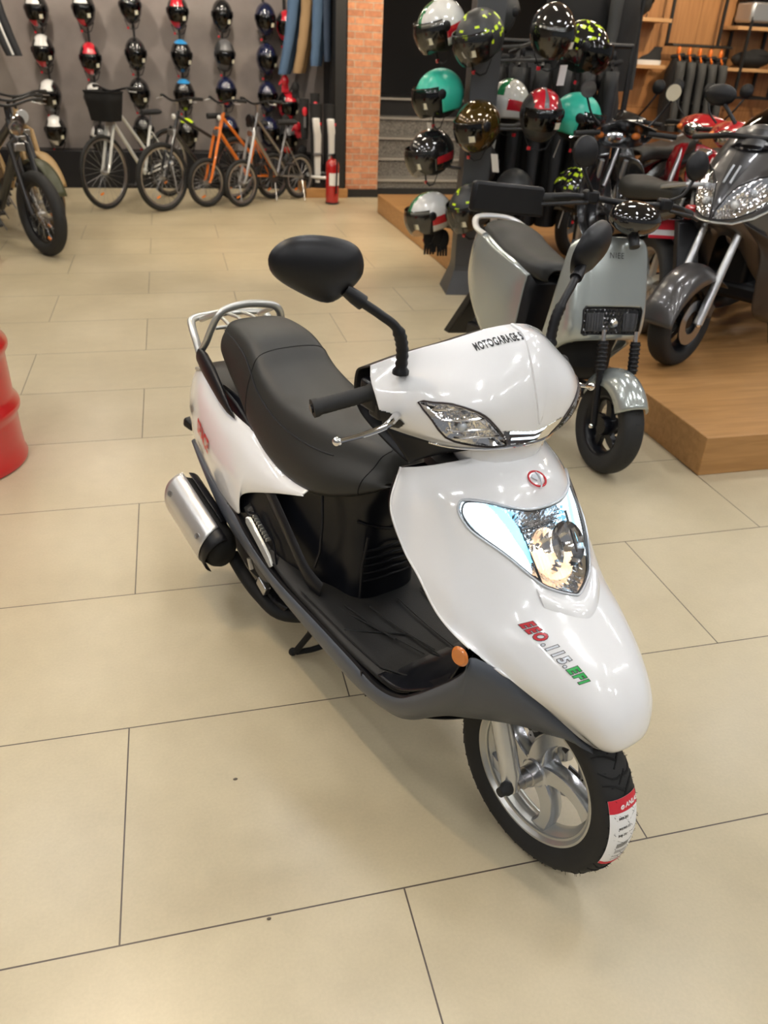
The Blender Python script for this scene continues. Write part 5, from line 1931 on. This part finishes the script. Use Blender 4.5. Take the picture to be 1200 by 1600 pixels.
# seat in one long moulded piece
rows = []
for x, zt, w, zb in ((-.58, .735, .06, .68), (-.62, .765, .10, .685), (-.72, .775, .130, .70), (-.85, .79, .145, .72), (-.98, .815, .150, .75), (-1.10, .850, .145, .785), (-1.22, .862, .125, .80), (-1.29, .850, .08, .805)):
    x = cx(x)
    half = [(x, 0, zt), (x, w * .55, zt - .004), (x, w * .9, zt - .022), (x, w, zt - .045), (x, w * 1.0, zb + .01), (x, w * .92, zb)]
    rows.append([(a, -b, c) for a, b, c in reversed(half[1:])] + half)
shell(rows, 50, 60, (), 'seat', 'seat_vinyl', ES, .01)
MB().tube([crp([(-1.01, -.165, .80), (-1.11, -.16, .815), (-1.20, -.11, .85), (-1.215, 0, .86), (-1.20, .11, .85), (-1.11, .16, .815), (-1.01, .165, .80)], k / 40) for k in range(41)], .017, 12, flat=.7).build('grab_rail', 'silver_paint', ES)
# tail, mudflap
MB().prism([(-1.12, -.085, .50), (-1.18, -.085, .50), (-1.40, -.085, .20), (-1.34, -.085, .20)], (0, .17, 0)).build('rear_mudflap', 'black_plastic', ES, bevel=.008)
MB().box((-1.19, 0, .62), (.03, .18, .05)).build('tail_light', 'tail_red', ES, bevel=.01)
MB().box((-1.0, 0, .30), (.34, .16, .08), (0, -.1, 0)).build('swing_arm', 'black_satin', ES, bevel=.015)
# handlebar, pod, mirrors, guards
MB().tube([st_((-.16, 0, .93)), st_((-.27, 0, 1.07))], .022, 10).build('steering_stem', 'black_plastic', ES)
MB().tube([V(*crp([tuple(st_(p)) for p in ((-.36, -.36, 1.06), (-.30, -.22, 1.085), (-.27, 0, 1.08), (-.30, .22, 1.085), (-.36, .36, 1.06))], k / 30)) for k in range(31)], .013, 10).build('handlebar', 'black_plastic', ES)
MB().ball(st_((-.21, 0, 1.035)), (.085, .115, .065), 24, 14, (0, .2, th_s)).build('instrument_pod', 'black_gloss', ES)
for sg in (-1, 1):
    MB().tube([st_((-.325, sg * .25, 1.078)), st_((-.365, sg * .38, 1.055))], .018, 12).build('grip', 'rubber', ES)
    MB().tube([st_((-.27, sg * .20, 1.07)), st_((-.255, sg * .30, 1.06)), st_((-.31, sg * .38, 1.04))], .007, 8).build('brake_lever', 'black_satin', ES)
    MB().box(st_((-.29, sg * .18, 1.09)), (.05, .06, .05), (0, 0, th_s)).build('switch_housing', 'black_plastic', ES, bevel=.01)
    round_mirror(ES, st_((-.29, sg * .17, 1.10)), st_((-.26, sg * .265, 1.20)), .058)
gd = MB().prism([tuple(st_(p)) for p in ((-.34, -.36, 1.10), (-.36, -.66, 1.095), (-.36, -.66, .98), (-.34, -.34, .985))], (-.035, 0, 0))
gd.build('hand_guard', 'black_plastic', ES, bevel=.012)

# ------------------------------------------------------------------ grey maxi scooter on the platform
PZ = .185
mat('maxi_grey', (.10, .095, .095), .28, .5, coat=.5)
mat('maxi_dark', (.028, .027, .029), .35, .3, coat=.3)
MX = empty('maxi_scooter', (2.755, 2.52, PZ), R(-63 - 90), 'large dark grey sport scooter with split headlights at the platform edge', 'scooter')
moto_wheel(MX, (0, 0, .238), .238, .058, .155, 'black_satin', 5)
moto_wheel(MX, (-1.40, 0, .25), .25, .065, .155, 'black_satin', 5, 'rear')
for sg in (-1, 1):
    MB().tube([(0, sg * .095, .238), (-.10, sg * .095, .46), (-.20, sg * .095, .68)], [.024, .022, .018], 12).build('fork_leg', 'silver_paint', MX)
MB().lathe([(.06, .06), (.115, .06), (.115, .064), (.06, .064)], (0, 0, .238), (0, 1, 0), 40, closed=True).build('brake_disc', 'steel', MX)
MB().box((-.09, .08, .30), (.07, .05, .07), (0, -.6, 0)).build('brake_caliper', 'dark_steel', MX, bevel=.01)
MB().ball((0, .10, .238), (.016, .012, .016), 10, 8).build('axle_nut', 'chrome', MX)
mg = []
for k in range(27):
    a = R(5 + 140 * k / 26)
    rr = .272 + .02 * math.sin(math.pi * k / 26)
    mg.append([V((rr - .09 * abs(t) ** 3 * math.sin(math.pi * k / 26)) * math.cos(a), t * .10, .238 + (rr - .09 * abs(t) ** 3 * math.sin(math.pi * k / 26)) * math.sin(a)) for t in [q / 6 - 1 for q in range(13)]])
MB().grid(mg).build('front_mudguard', 'maxi_grey', MX, thick=.004, angle=60)
MN = both([
    [(-.38, 0, 1.15), (-.385, .06, 1.145), (-.40, .12, 1.13), (-.43, .17, 1.11), (-.50, .21, 1.08)],
    [(-.30, 0, 1.08), (-.305, .07, 1.07), (-.33, .14, 1.05), (-.38, .20, 1.03), (-.48, .25, 1.01)],
    [(-.20, 0, .98), (-.21, .07, .97), (-.25, .15, .955), (-.33, .22, .94), (-.47, .28, .92)],
    [(-.11, 0, .87), (-.12, .07, .865), (-.16, .15, .85), (-.26, .225, .83), (-.46, .30, .81)],
    [(-.06, 0, .78), (-.07, .06, .775), (-.12, .13, .76), (-.23, .21, .73), (-.46, .30, .70)],
    [(-.06, 0, .72), (-.08, .055, .715), (-.14, .11, .695), (-.26, .19, .63), (-.48, .29, .56)],
    [(-.14, 0, .69), (-.16, .05, .68), (-.22, .09, .64), (-.34, .16, .52), (-.52, .26, .40)],
    [(-.24, 0, .64), (-.26, .04, .62), (-.32, .08, .55), (-.42, .14, .42), (-.56, .23, .30)],
])
SM = srf(MN)
lampL = [(.515, .655), (.52, .58), (.56, .47), (.60, .40), (.70, .33), (.82, .28), (.90, .275), (.84, .40), (.78, .52), (.70, .61), (.62, .65), (.55, .665)]
lampR = mirror_uv(lampL)
shm = shell(MN, 100, 100, [lampL, lampR], 'front_fairing', 'maxi_grey', MX, .005)
for lp_ in (lampL, lampR):
    hm = patch(SM, lp_, lambda u, v, d: -min(.03, d * .9) + .005 * math.sin(u * 170) * math.sin(v * 120) * min(1, d * 30), 50, grow=.004).build('headlight', 'reflector_chrome', MX, angle=15)
    uc = .655 if lp_ is lampL else .345
    MB().ball(SM(uc, .50, -.018), (.022, .022, .022), 14, 10).build('projector', 'helmet_white', hm)
    uc = .72 if lp_ is lampL else .28
    MB().ball(SM(uc, .40, -.018), (.018, .018, .018), 14, 10).build('projector', 'grey_badge', hm)
    patch(SM, lp_, lambda u, v, d: .001, 40, grow=.004).build('lens', 'visor_smoke' if 0 else 'lens', hm)
    MB().tube([SM(u, v, .001) for u, v in lp_], .004, 6, closed=True).build('bezel', 'black_plastic', hm)
v_trim = MB()
for sg in (-1, 1):
    v_trim.tube([SM(.5 + sg * u, v, .004) for u, v in ((0, .70), (.08, .695), (.20, .665), (.30, .56), (.38, .44), (.44, .33))], .012, 8, flat=.5)
v_trim.build('lower_trim', 'rack_silver', MX)
# dark beak between the lamps
bk = MB()
bk.grid([[SM(.5 + t * w_, v, .004) for t in (-1, -.5, 0, .5, 1)] for v, w_ in ((.05, .10), (.18, .10), (.30, .085), (.42, .05), (.56, .02))])
bk.build('beak', 'maxi_dark', MX)
for u_ in (.47, .53):
    MB().tube([SM(u_, .30 + .012 * k, .006) for k in range(9)], .006, 6).build('marker', 'grey_badge', MX)
put_text('lettering', 'WINGTOR', .05, 'grey_badge', place_uv(SM, .905, .19, (-.5, -.35), (-.2, -1.4), .001) if 0 else place_uv(SM, .86, .16, (.35, .35), (.4, -1.2), .002), shm, shear=.4, bold=.001)
ws = []
for x, z, w in ((-.24, 1.04, .15), (-.34, 1.10, .17), (-.45, 1.16, .17), (-.55, 1.21, .14)):
    ws.append([(x - .10 * t * t, t * w, z) for t in [q / 6 - 1 for q in range(13)]])
shell(ws, 30, 24, (), 'windscreen', 'windscreen', MX, .004)
# body sides, floor, seat, tail
for sg in (-1, 1):
    net = [[(-.42, sg * .29, .93), (-.42, sg * .30, .80), (-.44, sg * .29, .60), (-.50, sg * .25, .38), (-.56, sg * .20, .27)],
           [(-.52, sg * .24, .85), (-.56, sg * .26, .70), (-.58, sg * .27, .52), (-.62, sg * .26, .36), (-.66, sg * .20, .26)],
           [(-.68, sg * .18, .52), (-.72, sg * .22, .48), (-.76, sg * .26, .42), (-.78, sg * .26, .34), (-.80, sg * .20, .26)],
           [(-.92, sg * .18, .62), (-.96, sg * .22, .54), (-.98, sg * .25, .46), (-1.0, sg * .25, .36), (-1.0, sg * .20, .28)],
           [(-1.20, sg * .18, .76), (-1.22, sg * .22, .66), (-1.24, sg * .24, .56), (-1.22, sg * .22, .48), (-1.18, sg * .18, .42)],
           [(-1.65, sg * .12, .88), (-1.66, sg * .14, .82), (-1.64, sg * .14, .74), (-1.60, sg * .13, .70), (-1.55, sg * .10, .68)],
           [(-1.90, sg * .06, .95), (-1.91, sg * .07, .92), (-1.90, sg * .07, .88), (-1.88, sg * .06, .86), (-1.85, sg * .05, .85)]]
    shell(net, 30, 60, (), 'side_body', 'maxi_dark', MX)
MB().box((-.62, 0, .33), (.34, .40, .10)).box((-.66, 0, .48), (.40, .14, .30)).build('floor_tunnel', 'black_plastic', MX, bevel=.03)
rows = []
for x, zt, w, zb in ((-.78, .78, .08, .68), (-.86, .80, .12, .68), (-1.05, .79, .16, .66), (-1.22, .84, .16, .72), (-1.30, .93, .14, .78), (-1.55, .96, .13, .86), (-1.70, .96, .08, .90)):
    half = [(x, 0, zt), (x, w * .6, zt - .005), (x, w * .92, zt - .03), (x, w, zt - .06), (x, w, zb)]
    rows.append([(a, -b, c) for a, b, c in reversed(half[1:])] + half)
shell(rows, 40, 50, (), 'seat', 'seat_vinyl', MX, .01)
MB().tube([(-.36, -.36, 1.06), (-.32, -.15, 1.09), (-.32, .15, 1.09), (-.36, .36, 1.06)], .014, 10).build('handlebar', 'black_plastic', MX)
for sg in (-1, 1):
    s_ = MB().tube([(-.36, sg * .15, 1.14), (-.36, sg * .23, 1.22)], .010, 8).build('mirror', 'black_plastic', MX)
    MB().ball((-.37, sg * .27, 1.26), (.03, .085, .05), 18, 10).build('mirror_shell', 'black_plastic', s_)
    MB().box((-.20, sg * .20, 1.005), (.05, .10, .02), (0, .6, sg * .5)).build('marker_lamp', 'reflector_chrome', MX, bevel=.006)
MB().box((-1.2, .05, .30), (.5, .18, .18)).build('engine', 'dark_steel', MX, bevel=.03)
for sg in (-1, 1):
    net = [[(-.10, sg * .14, .74), (-.16, sg * .20, .70), (-.24, sg * .25, .66)], [(-.24, sg * .20, .60), (-.34, sg * .25, .54), (-.44, sg * .285, .50)], [(-.30, sg * .20, .42), (-.42, sg * .25, .38), (-.54, sg * .27, .36)],
           [(-.42, sg * .18, .24), (-.52, sg * .22, .22), (-.62, sg * .24, .22)], [(-.75, sg * .17, .14), (-.80, sg * .22, .17), (-.86, sg * .245, .24)], [(-1.15, sg * .16, .16), (-1.15, sg * .22, .24), (-1.15, sg * .245, .34)]]
    shell(net, 16, 50, (), 'lower_fairing', 'maxi_dark', MX)
MB().tube([(-1.1, -.17, .30), (-1.35, -.19, .34), (-1.65, -.19, .46)], [.03, .055, .065], 14).build('muffler', 'black_matte', MX)
MB().tube([(-.75, .12, .22), (-.80, .16, .012)], .012, 8).build('side_stand', 'black_plastic', MX)

# ------------------------------------------------------------------ red and dark motorcycles behind
mat('moto_red', (.45, .012, .02), .18, coat=1)
mat('moto_black', (.012, .012, .013), .2, coat=.8)


def cub(name, x, y, deg, paint, accent, label, group=None, card=False, clear=True):
    o = empty(name, (x, y, PZ), R(deg - 90), label, 'motorcycle', group)
    moto_wheel(o, (0, 0, .28), .28, .045, .20, 'rack_silver', 6)
    moto_wheel(o, (-1.24, 0, .28), .28, .050, .20, 'rack_silver', 6, 'rear')
    for sg in (-1, 1):
        MB().tube([(0, sg * .08, .28), (-.13, sg * .08, .56), (-.24, sg * .08, .82)], [.018, .02, .016], 10).build('fork_leg', 'silver_paint', o)
    mg = []
    for k in range(17):
        a = R(20 + 120 * k / 16)
        mg.append([V(.31 * math.cos(a), t * .065, .28 + (.31 - .02 * t * t) * math.sin(a)) for t in [q / 4 - 1 for q in range(9)]])
    MB().grid(mg).build('front_mudguard', paint, o, thick=.004, angle=60)
    # handlebar cowl with lamp
    net = both([[(-.28, 0, 1.06), (-.30, .08, 1.05), (-.33, .15, 1.03), (-.36, .20, 1.01)], [(-.17, 0, 1.00), (-.19, .08, .99), (-.25, .15, .98), (-.32, .20, .98)], [(-.15, 0, .93), (-.17, .07, .93), (-.24, .12, .93), (-.32, .17, .94)], [(-.20, 0, .89), (-.22, .05, .89), (-.27, .09, .90), (-.32, .13, .92)]])
    shell(net, 30, 24, (), 'handlebar_cowl', paint, o)
    MB().ball((-.175, 0, .955), (.035, .085, .05), 18, 12).build('headlight', 'reflector_chrome', o)
    for sg in (-1, 1):
        MB().ball((-.225, sg * .125, .965), (.025, .035, .022), 12, 8).build('turn_signal', 'orange_lens', o)
        MB().tube([(-.33, sg * .16, .99), (-.37, sg * .33, .98)], .016, 10).build('grip', 'rubber', o)
        MB().tube([(-.28, sg * .16, .97), (-.27, sg * .26, .96), (-.30, sg * .34, .95)], .006, 6).build('brake_lever', 'chrome', o)
        round_mirror(o, (-.31, sg * .16, 1.03), (-.32, sg * .27, 1.18), .05)
        # leg shield wings
        net = [[(-.22, sg * .03, .86), (-.24, sg * .10, .85), (-.28, sg * .17, .82)], [(-.20, sg * .05, .70), (-.24, sg * .15, .69), (-.32, sg * .23, .66)], [(-.26, sg * .06, .52), (-.30, sg * .15, .50), (-.38, sg * .22, .46)], [(-.40, sg * .08, .38), (-.42, sg * .13, .36), (-.48, sg * .17, .34)]]
        shell(net, 16, 24, (), 'leg_shield', paint, o)
        net = [[(-.30, sg * .03, .72), (-.32, sg * .06, .66), (-.34, sg * .06, .58)], [(-.60, sg * .06, .56), (-.60, sg * .09, .50), (-.60, sg * .08, .42)], [(-.90, sg * .11, .70), (-.90, sg * .15, .60), (-.88, sg * .14, .48)], [(-1.25, sg * .10, .74), (-1.25, sg * .14, .66), (-1.22, sg * .13, .58)], [(-1.55, sg * .05, .80), (-1.56, sg * .07, .74), (-1.52, sg * .06, .70)]]
        shell(net, 16, 50, (), 'side_cover', accent, o)
    rows = []
    for x_, zt, w, zb in ((-.62, .76, .06, .68), (-.72, .80, .11, .70), (-.95, .80, .14, .70), (-1.20, .83, .13, .73), (-1.42, .85, .09, .77), (-1.48, .84, .05, .78)):
        half = [(x_, 0, zt), (x_, w * .6, zt - .005), (x_, w, zt - .035), (x_, w, zb)]
        rows.append([(a, -b, c) for a, b, c in reversed(half[1:])] + half)
    shell(rows, 24, 40, (), 'seat', 'seat_vinyl', o, .01)
    MB().box((-.62, 0, .36), (.36, .22, .24)).build('engine', 'dark_steel', o, bevel=.04)
    MB().tube([(-.65, -.12, .24), (-.95, -.14, .24), (-1.45, -.15, .38)], [.02, .035, .045], 12).build('muffler', 'chrome', o)
    MB().tube([(-1.35, -.10, .82), (-1.58, -.08, .87), (-1.60, .08, .87), (-1.35, .10, .82)], .011, 8).build('rack', 'silver_paint', o)
    MB().box((-1.60, 0, .74), (.05, .12, .07)).build('tail_light', 'tail_red', o, bevel=.015)
    MB().prism([(-1.50, -.06, .68), (-1.56, -.06, .68), (-1.68, -.06, .40), (-1.63, -.06, .40)], (0, .12, 0)).build('rear_mudguard', 'black_plastic', o, bevel=.006)
    MB().tube([(-.70, .10, .30), (-.74, .22, .012)], .010, 8).build('side_stand', 'black_plastic', o)
    return o


cub('motorcycle', 3.325, 4.89, -62, 'moto_black', 'moto_black', 'black underbone motorcycle between the helmet stand and the red ones')
cub('motorcycle', 3.92, 4.68, -60, 'moto_red', 'moto_red', 'red and white faced motorcycle in front of the jackets')
cub('motorcycle', 3.775, 4.07, -62, 'moto_red', 'moto_black', 'red motorcycle half hidden behind the grey scooter')
cub('motorcycle', 4.62, 4.03, 118, 'moto_red', 'moto_red', 'red motorcycle seen tail first beside the grey scooter')
cub('motorcycle', 3.10, 4.28, 170, 'moto_black', 'moto_black', 'black motorcycle seen from behind with a red lamp, behind the silver scooter')
cd = empty('price_card', (2.80, 2.92, .80), R(-18), 'red and white price card hung in front of the black motorcycle', 'card')
MB().box((0, 0, 0), (.15, .004, .10)).build('card_sheet', 'white_paper', cd, smooth=False)
MB().box((0, -.003, .022), (.15, .002, .052)).box((0, -.003, -.042), (.15, .002, .016)).build('red_band', 'red_paper', cd, smooth=False)
MB().tube([(-.05, 0, .05), (0, 0, .12), (.05, 0, .05)], .0015, 4).build('string', 'black_plastic', cd)


# ------------------------------------------------------------------ bicycles along the wall
mat('bike_white', (.70, .71, .68), .25, coat=.6)
mat('bike_black', (.015, .015, .016), .3, coat=.5)
mat('bike_orange', (.80, .20, .02), .3, coat=.5)
mat('bike_olive', (.06, .065, .035), .4)
mat('bike_tan', (.42, .28, .13), .4)
mat('tyre_tan', (.16, .10, .05), .7)
mat('spoke_metal', (.35, .35, .35), .35, 1)


def cycle_wheel(parent, c, Rt, w, name='front_wheel', rim_m='steel', tyre_m='rubber', nsp=24):
    c = V(*c)
    t = MB().torus(c, Rt - w, w, (0, 1, 0), 56, 12).build(name, tyre_m, parent)
    MB().lathe([(Rt - 2 * w - .014, -.010), (Rt - 1.8 * w, -.013), (Rt - 1.8 * w, .013), (Rt - 2 * w - .014, .010)], c, (0, 1, 0), 56, closed=True).build('rim', rim_m, t)
    s_ = MB()
    for k in range(nsp):
        a = 2 * math.pi * k / nsp
        s_.tube([c + V(.02 * math.cos(a + .6), .025 * (1 if k % 2 else -1), .02 * math.sin(a + .6)), c + V((Rt - 2 * w) * math.cos(a), 0, (Rt - 2 * w) * math.sin(a))], .0016, 4)
    s_.build('spokes', 'spoke_metal', t)
    MB().lathe([(0, -.035), (.015, -.035), (.020, -.02), (.020, .02), (.015, .035), (0, .035)], c, (0, 1, 0), 14).build('hub', 'steel', t)
    MB().box(c + V(.6 * Rt * math.cos(-1.2), 0, .6 * Rt * math.sin(-1.2)), (.05, .012, .02), (0, .3, 0)).build('reflector', 'orange_lens', t, bevel=.003)
    return t


def bicycle(x, y, deg, Rt, tw_, paint, label, fork_m=None, basket=False, guards=False, bar_w=.30, head=None, wb=1.02, fat=False, tyre_m='rubber', guard_m=None, step=True, sus=False, steer_deg=0, group='bicycles parked along the helmet wall', seat_h=.86, bar_h=1.02, rim_m='steel'):
    o = empty('bicycle', (x, y, 0), R(deg - 90), label, 'bicycle', group)
    fork_m = fork_m or paint
    cycle_wheel(o, (0, 0, Rt), Rt, tw_, 'front_wheel', rim_m, tyre_m)
    cycle_wheel(o, (-wb, 0, Rt), Rt, tw_, 'rear_wheel', rim_m, tyre_m)
    ht, hb = V(-.26, 0, bar_h - .10), V(-.20, 0, bar_h - .27)
    bb = V(-.58 * wb - .02, 0, .28)
    st = V(-.76 * wb, 0, seat_h - .12)
    off = tw_ + .022
    rf = .014 if not fat else .019
    for sg in (-1, 1):
        f = MB().tube([(0, sg * off, Rt), (-.03, sg * off, Rt + .05), tuple(hb + V(.02, sg * off, .03)), tuple(hb + V(.015, sg * .02, .06))], [rf * .8, rf, rf * 1.15, rf], 8)
        f.build('fork_leg', fork_m, o)
    MB().tube([ht + V(-.012, 0, .03), hb], .019, 10).build('head_tube', paint, o)
    fr = MB()
    fr.tube([hb + V(0, 0, .02), bb], .020 if not fat else .035, 10)
    fr.tube([ht + V(0, 0, -.02), st + V(.02, 0, -.10) if not step else bb + V(-.06, 0, .22)], .016 if not fat else .026, 10)
    fr.tube([bb, st], .016, 10)
    for sg in (-1, 1):
        fr.tube([bb + V(0, sg * .04, 0), (-wb, sg * .06, Rt)], .010, 8)
        fr.tube([st + V(.01, sg * .02, -.06), (-wb, sg * .06, Rt)], .008, 8)
    fr.build('frame', paint, o)
    MB().tube([st, st + V(-.02, 0, .10)], .012, 8).build('seat_post', 'steel', o)
    MB().loft([[V(st.x - .02 + dx, wd * math.cos(a), st.z + .13 + .028 * math.sin(a)) for a in [2 * math.pi * q / 14 for q in range(14)]] for dx, wd in ((.14, .018), (.08, .03), (0, .06), (-.07, .085), (-.11, .07))]).build('saddle', 'cloth_black', o)
    MB().tube([ht, ht + V(-.01, 0, .10), ht + V(.03, 0, .12)], .014, 8).build('stem', 'steel' if not fat else 'black_plastic', o)
    bc = ht + V(.03, 0, .12)
    MB().tube([V(*crp([tuple(bc + V(*p)) for p in ((-.10, -bar_w, .03), (-.03, -bar_w * .6, .035), (0, 0, 0), (-.03, bar_w * .6, .035), (-.10, bar_w, .03))], k / 24)) for k in range(25)], .011, 8).build('handlebar', 'black_plastic', o)
    for sg in (-1, 1):
        MB().tube([bc + V(-.055, sg * bar_w * .74, .034), bc + V(-.105, sg * bar_w * 1.03, .03)], .016, 8).build('grip', 'rubber', o)
        MB().tube([bc + V(-.02, sg * bar_w * .62, .025), bc + V(.005, sg * bar_w * .8, .01), bc + V(-.03, sg * bar_w, .005)], .005, 6).build('brake_lever', 'steel', o)
    # cranks, pedals, chainring
    MB().lathe([(.03, -.002), (.085, -.002), (.085, .002), (.03, .002)], bb + V(0, -.05, 0), (0, 1, 0), 28, closed=True).build('chainring', 'dark_steel', o)
    MB().tube([bb + V(0, -.07, 0), bb + V(.10, -.075, -.12)], .010, 6).box(bb + V(.10, -.12, -.12), (.09, .08, .02)).build('crank', 'dark_steel', o)
    MB().tube([bb + V(0, .07, 0), bb + V(-.10, .075, .12)], .010, 6).box(bb + V(-.10, .12, .12), (.09, .08, .02)).build('crank', 'dark_steel', o)
    MB().tube([(-wb + .04, .08, Rt - .02), (-wb + .10, .18, .012)], .008, 6).build('kickstand', 'steel', o)
    if guards:
        for c_, a0, a1, nm in ((V(0, 0, Rt), 15, 150, 'front_fender'), (V(-wb, 0, Rt), 20, 185, 'rear_fender')):
            g = []
            for k in range(21):
                a = R(a0 + (a1 - a0) * k / 20)
                g.append([c_ + V((Rt + .022) * math.cos(a), t * (tw_ + .012), (Rt + .022 - .010 * t * t) * math.sin(a)) for t in (-1, -.5, 0, .5, 1)])
            MB().grid(g).build(nm, guard_m or paint, o, thick=.002, angle=70)
    if basket:
        b_ = MB()
        bx = ht + V(.14, 0, .02)
        lo, hi = bx + V(0, 0, -.16), bx + V(0, 0, .10)
        rings = []
        for s_, z in ((.78, -.16), (.86, -.07), (.93, .01), (1.0, .10)):
            rings.append([bx + V(.13 * s_ * math.copysign(abs(math.cos(a)) ** .5, math.cos(a)), .18 * s_ * math.copysign(abs(math.sin(a)) ** .5, math.sin(a)), z) for a in [2 * math.pi * q / 32 for q in range(32)]])
        rings = [[bx + V(0, 0, -.16)] * 32] + rings
        b_.grid(rings, cu=True)
        b_.tube(rings[-1], .007, 6, closed=True)
        b_.build('basket', 'black_matte', o, thick=.004)
    if head:
        MB().lathe([(0, -.03), (.045, -.02), (.055, .02), (.050, .03), (0, .034)], ht + V(.085, 0, -.03), (1, 0, 0), 24).build('headlight', head, o)
    else:
        MB().ball(ht + V(.05, 0, -.02), (.018, .028, .028), 12, 8).build('reflector', 'helmet_white', o)
    # brake calliper / v-brakes
    MB().box(hb + V(.035, 0, .01), (.03, .09, .06)).build('brake', 'steel', o, bevel=.008)
    return o


bicycle(-.43, 8.036, -38.6, .350, .019, 'bike_white', 'white city bicycle with a black front basket, leftmost along the wall', basket=True, guards=False, bar_h=1.06, head=None)
bicycle(.139, 7.907, -50.7, .329, .026, 'bike_black', 'black mountain bicycle second from the left along the wall', fork_m='bike_black', step=False, bar_h=1.00)
bicycle(.59, 8.155, -56, .245, .024, 'bike_orange', 'small orange bicycle third from the left along the wall', wb=.92, bar_h=.98, seat_h=.78, head=None)
bicycle(.956, 8.154, -52, .240, .022, 'spoke_metal', 'small grey folding bicycle, rightmost along the wall', wb=.90, bar_h=.98, seat_h=.80, head='black_plastic', fork_m='silver_paint')

fatk = dict(group='fat tyre bikes at the left edge', fat=True, step=False, bar_w=.33, bar_h=1.05, seat_h=.80, wb=1.12)
bicycle(-.80, 6.0, 36, .320, .050, 'bike_black', 'black fat tyre electric bike nearest at the left edge', head='reflector_chrome', rim_m='black_satin', **fatk)
bicycle(-.86, 6.52, 36, .320, .046, 'bike_black', 'dark olive fat tyre bike behind the black one at the left edge', head='reflector_chrome', guards=True, guard_m='bike_olive', rim_m='black_satin', **fatk)
bicycle(-.90, 7.02, 34, .320, .044, 'bike_tan', 'brown tyred bike with a tan fender, farthest at the left edge', head='grey_badge', guards=True, guard_m='bike_tan', tyre_m='tyre_tan', **fatk)
tb_ = MB().box((-1.22, 5.72, .045), (.16, .30, .09)).build('toolbox', 'red_gloss', bevel=.02)
tag(tb_, 'small red box on the floor behind the nearest fat tyre', 'box')
# ------------------------------------------------------------------ small marks on the floor
mat('scuff', (.10, .08, .06), .7)
for (x, y), r_, lb in (((.262, .372), .006, 'tiny dark crumb lying on the tile left of the front wheel'), ((.302, -.008), .005, 'tiny dark crumb lying beside the tile joint in front')):
    o = MB().ball((0, 0, .0015), (r_, r_ * .6, .0018), 10, 6).build('crumb', 'scuff')
    o.location = (x, y, 0)
    tag(o, lb, 'crumb')
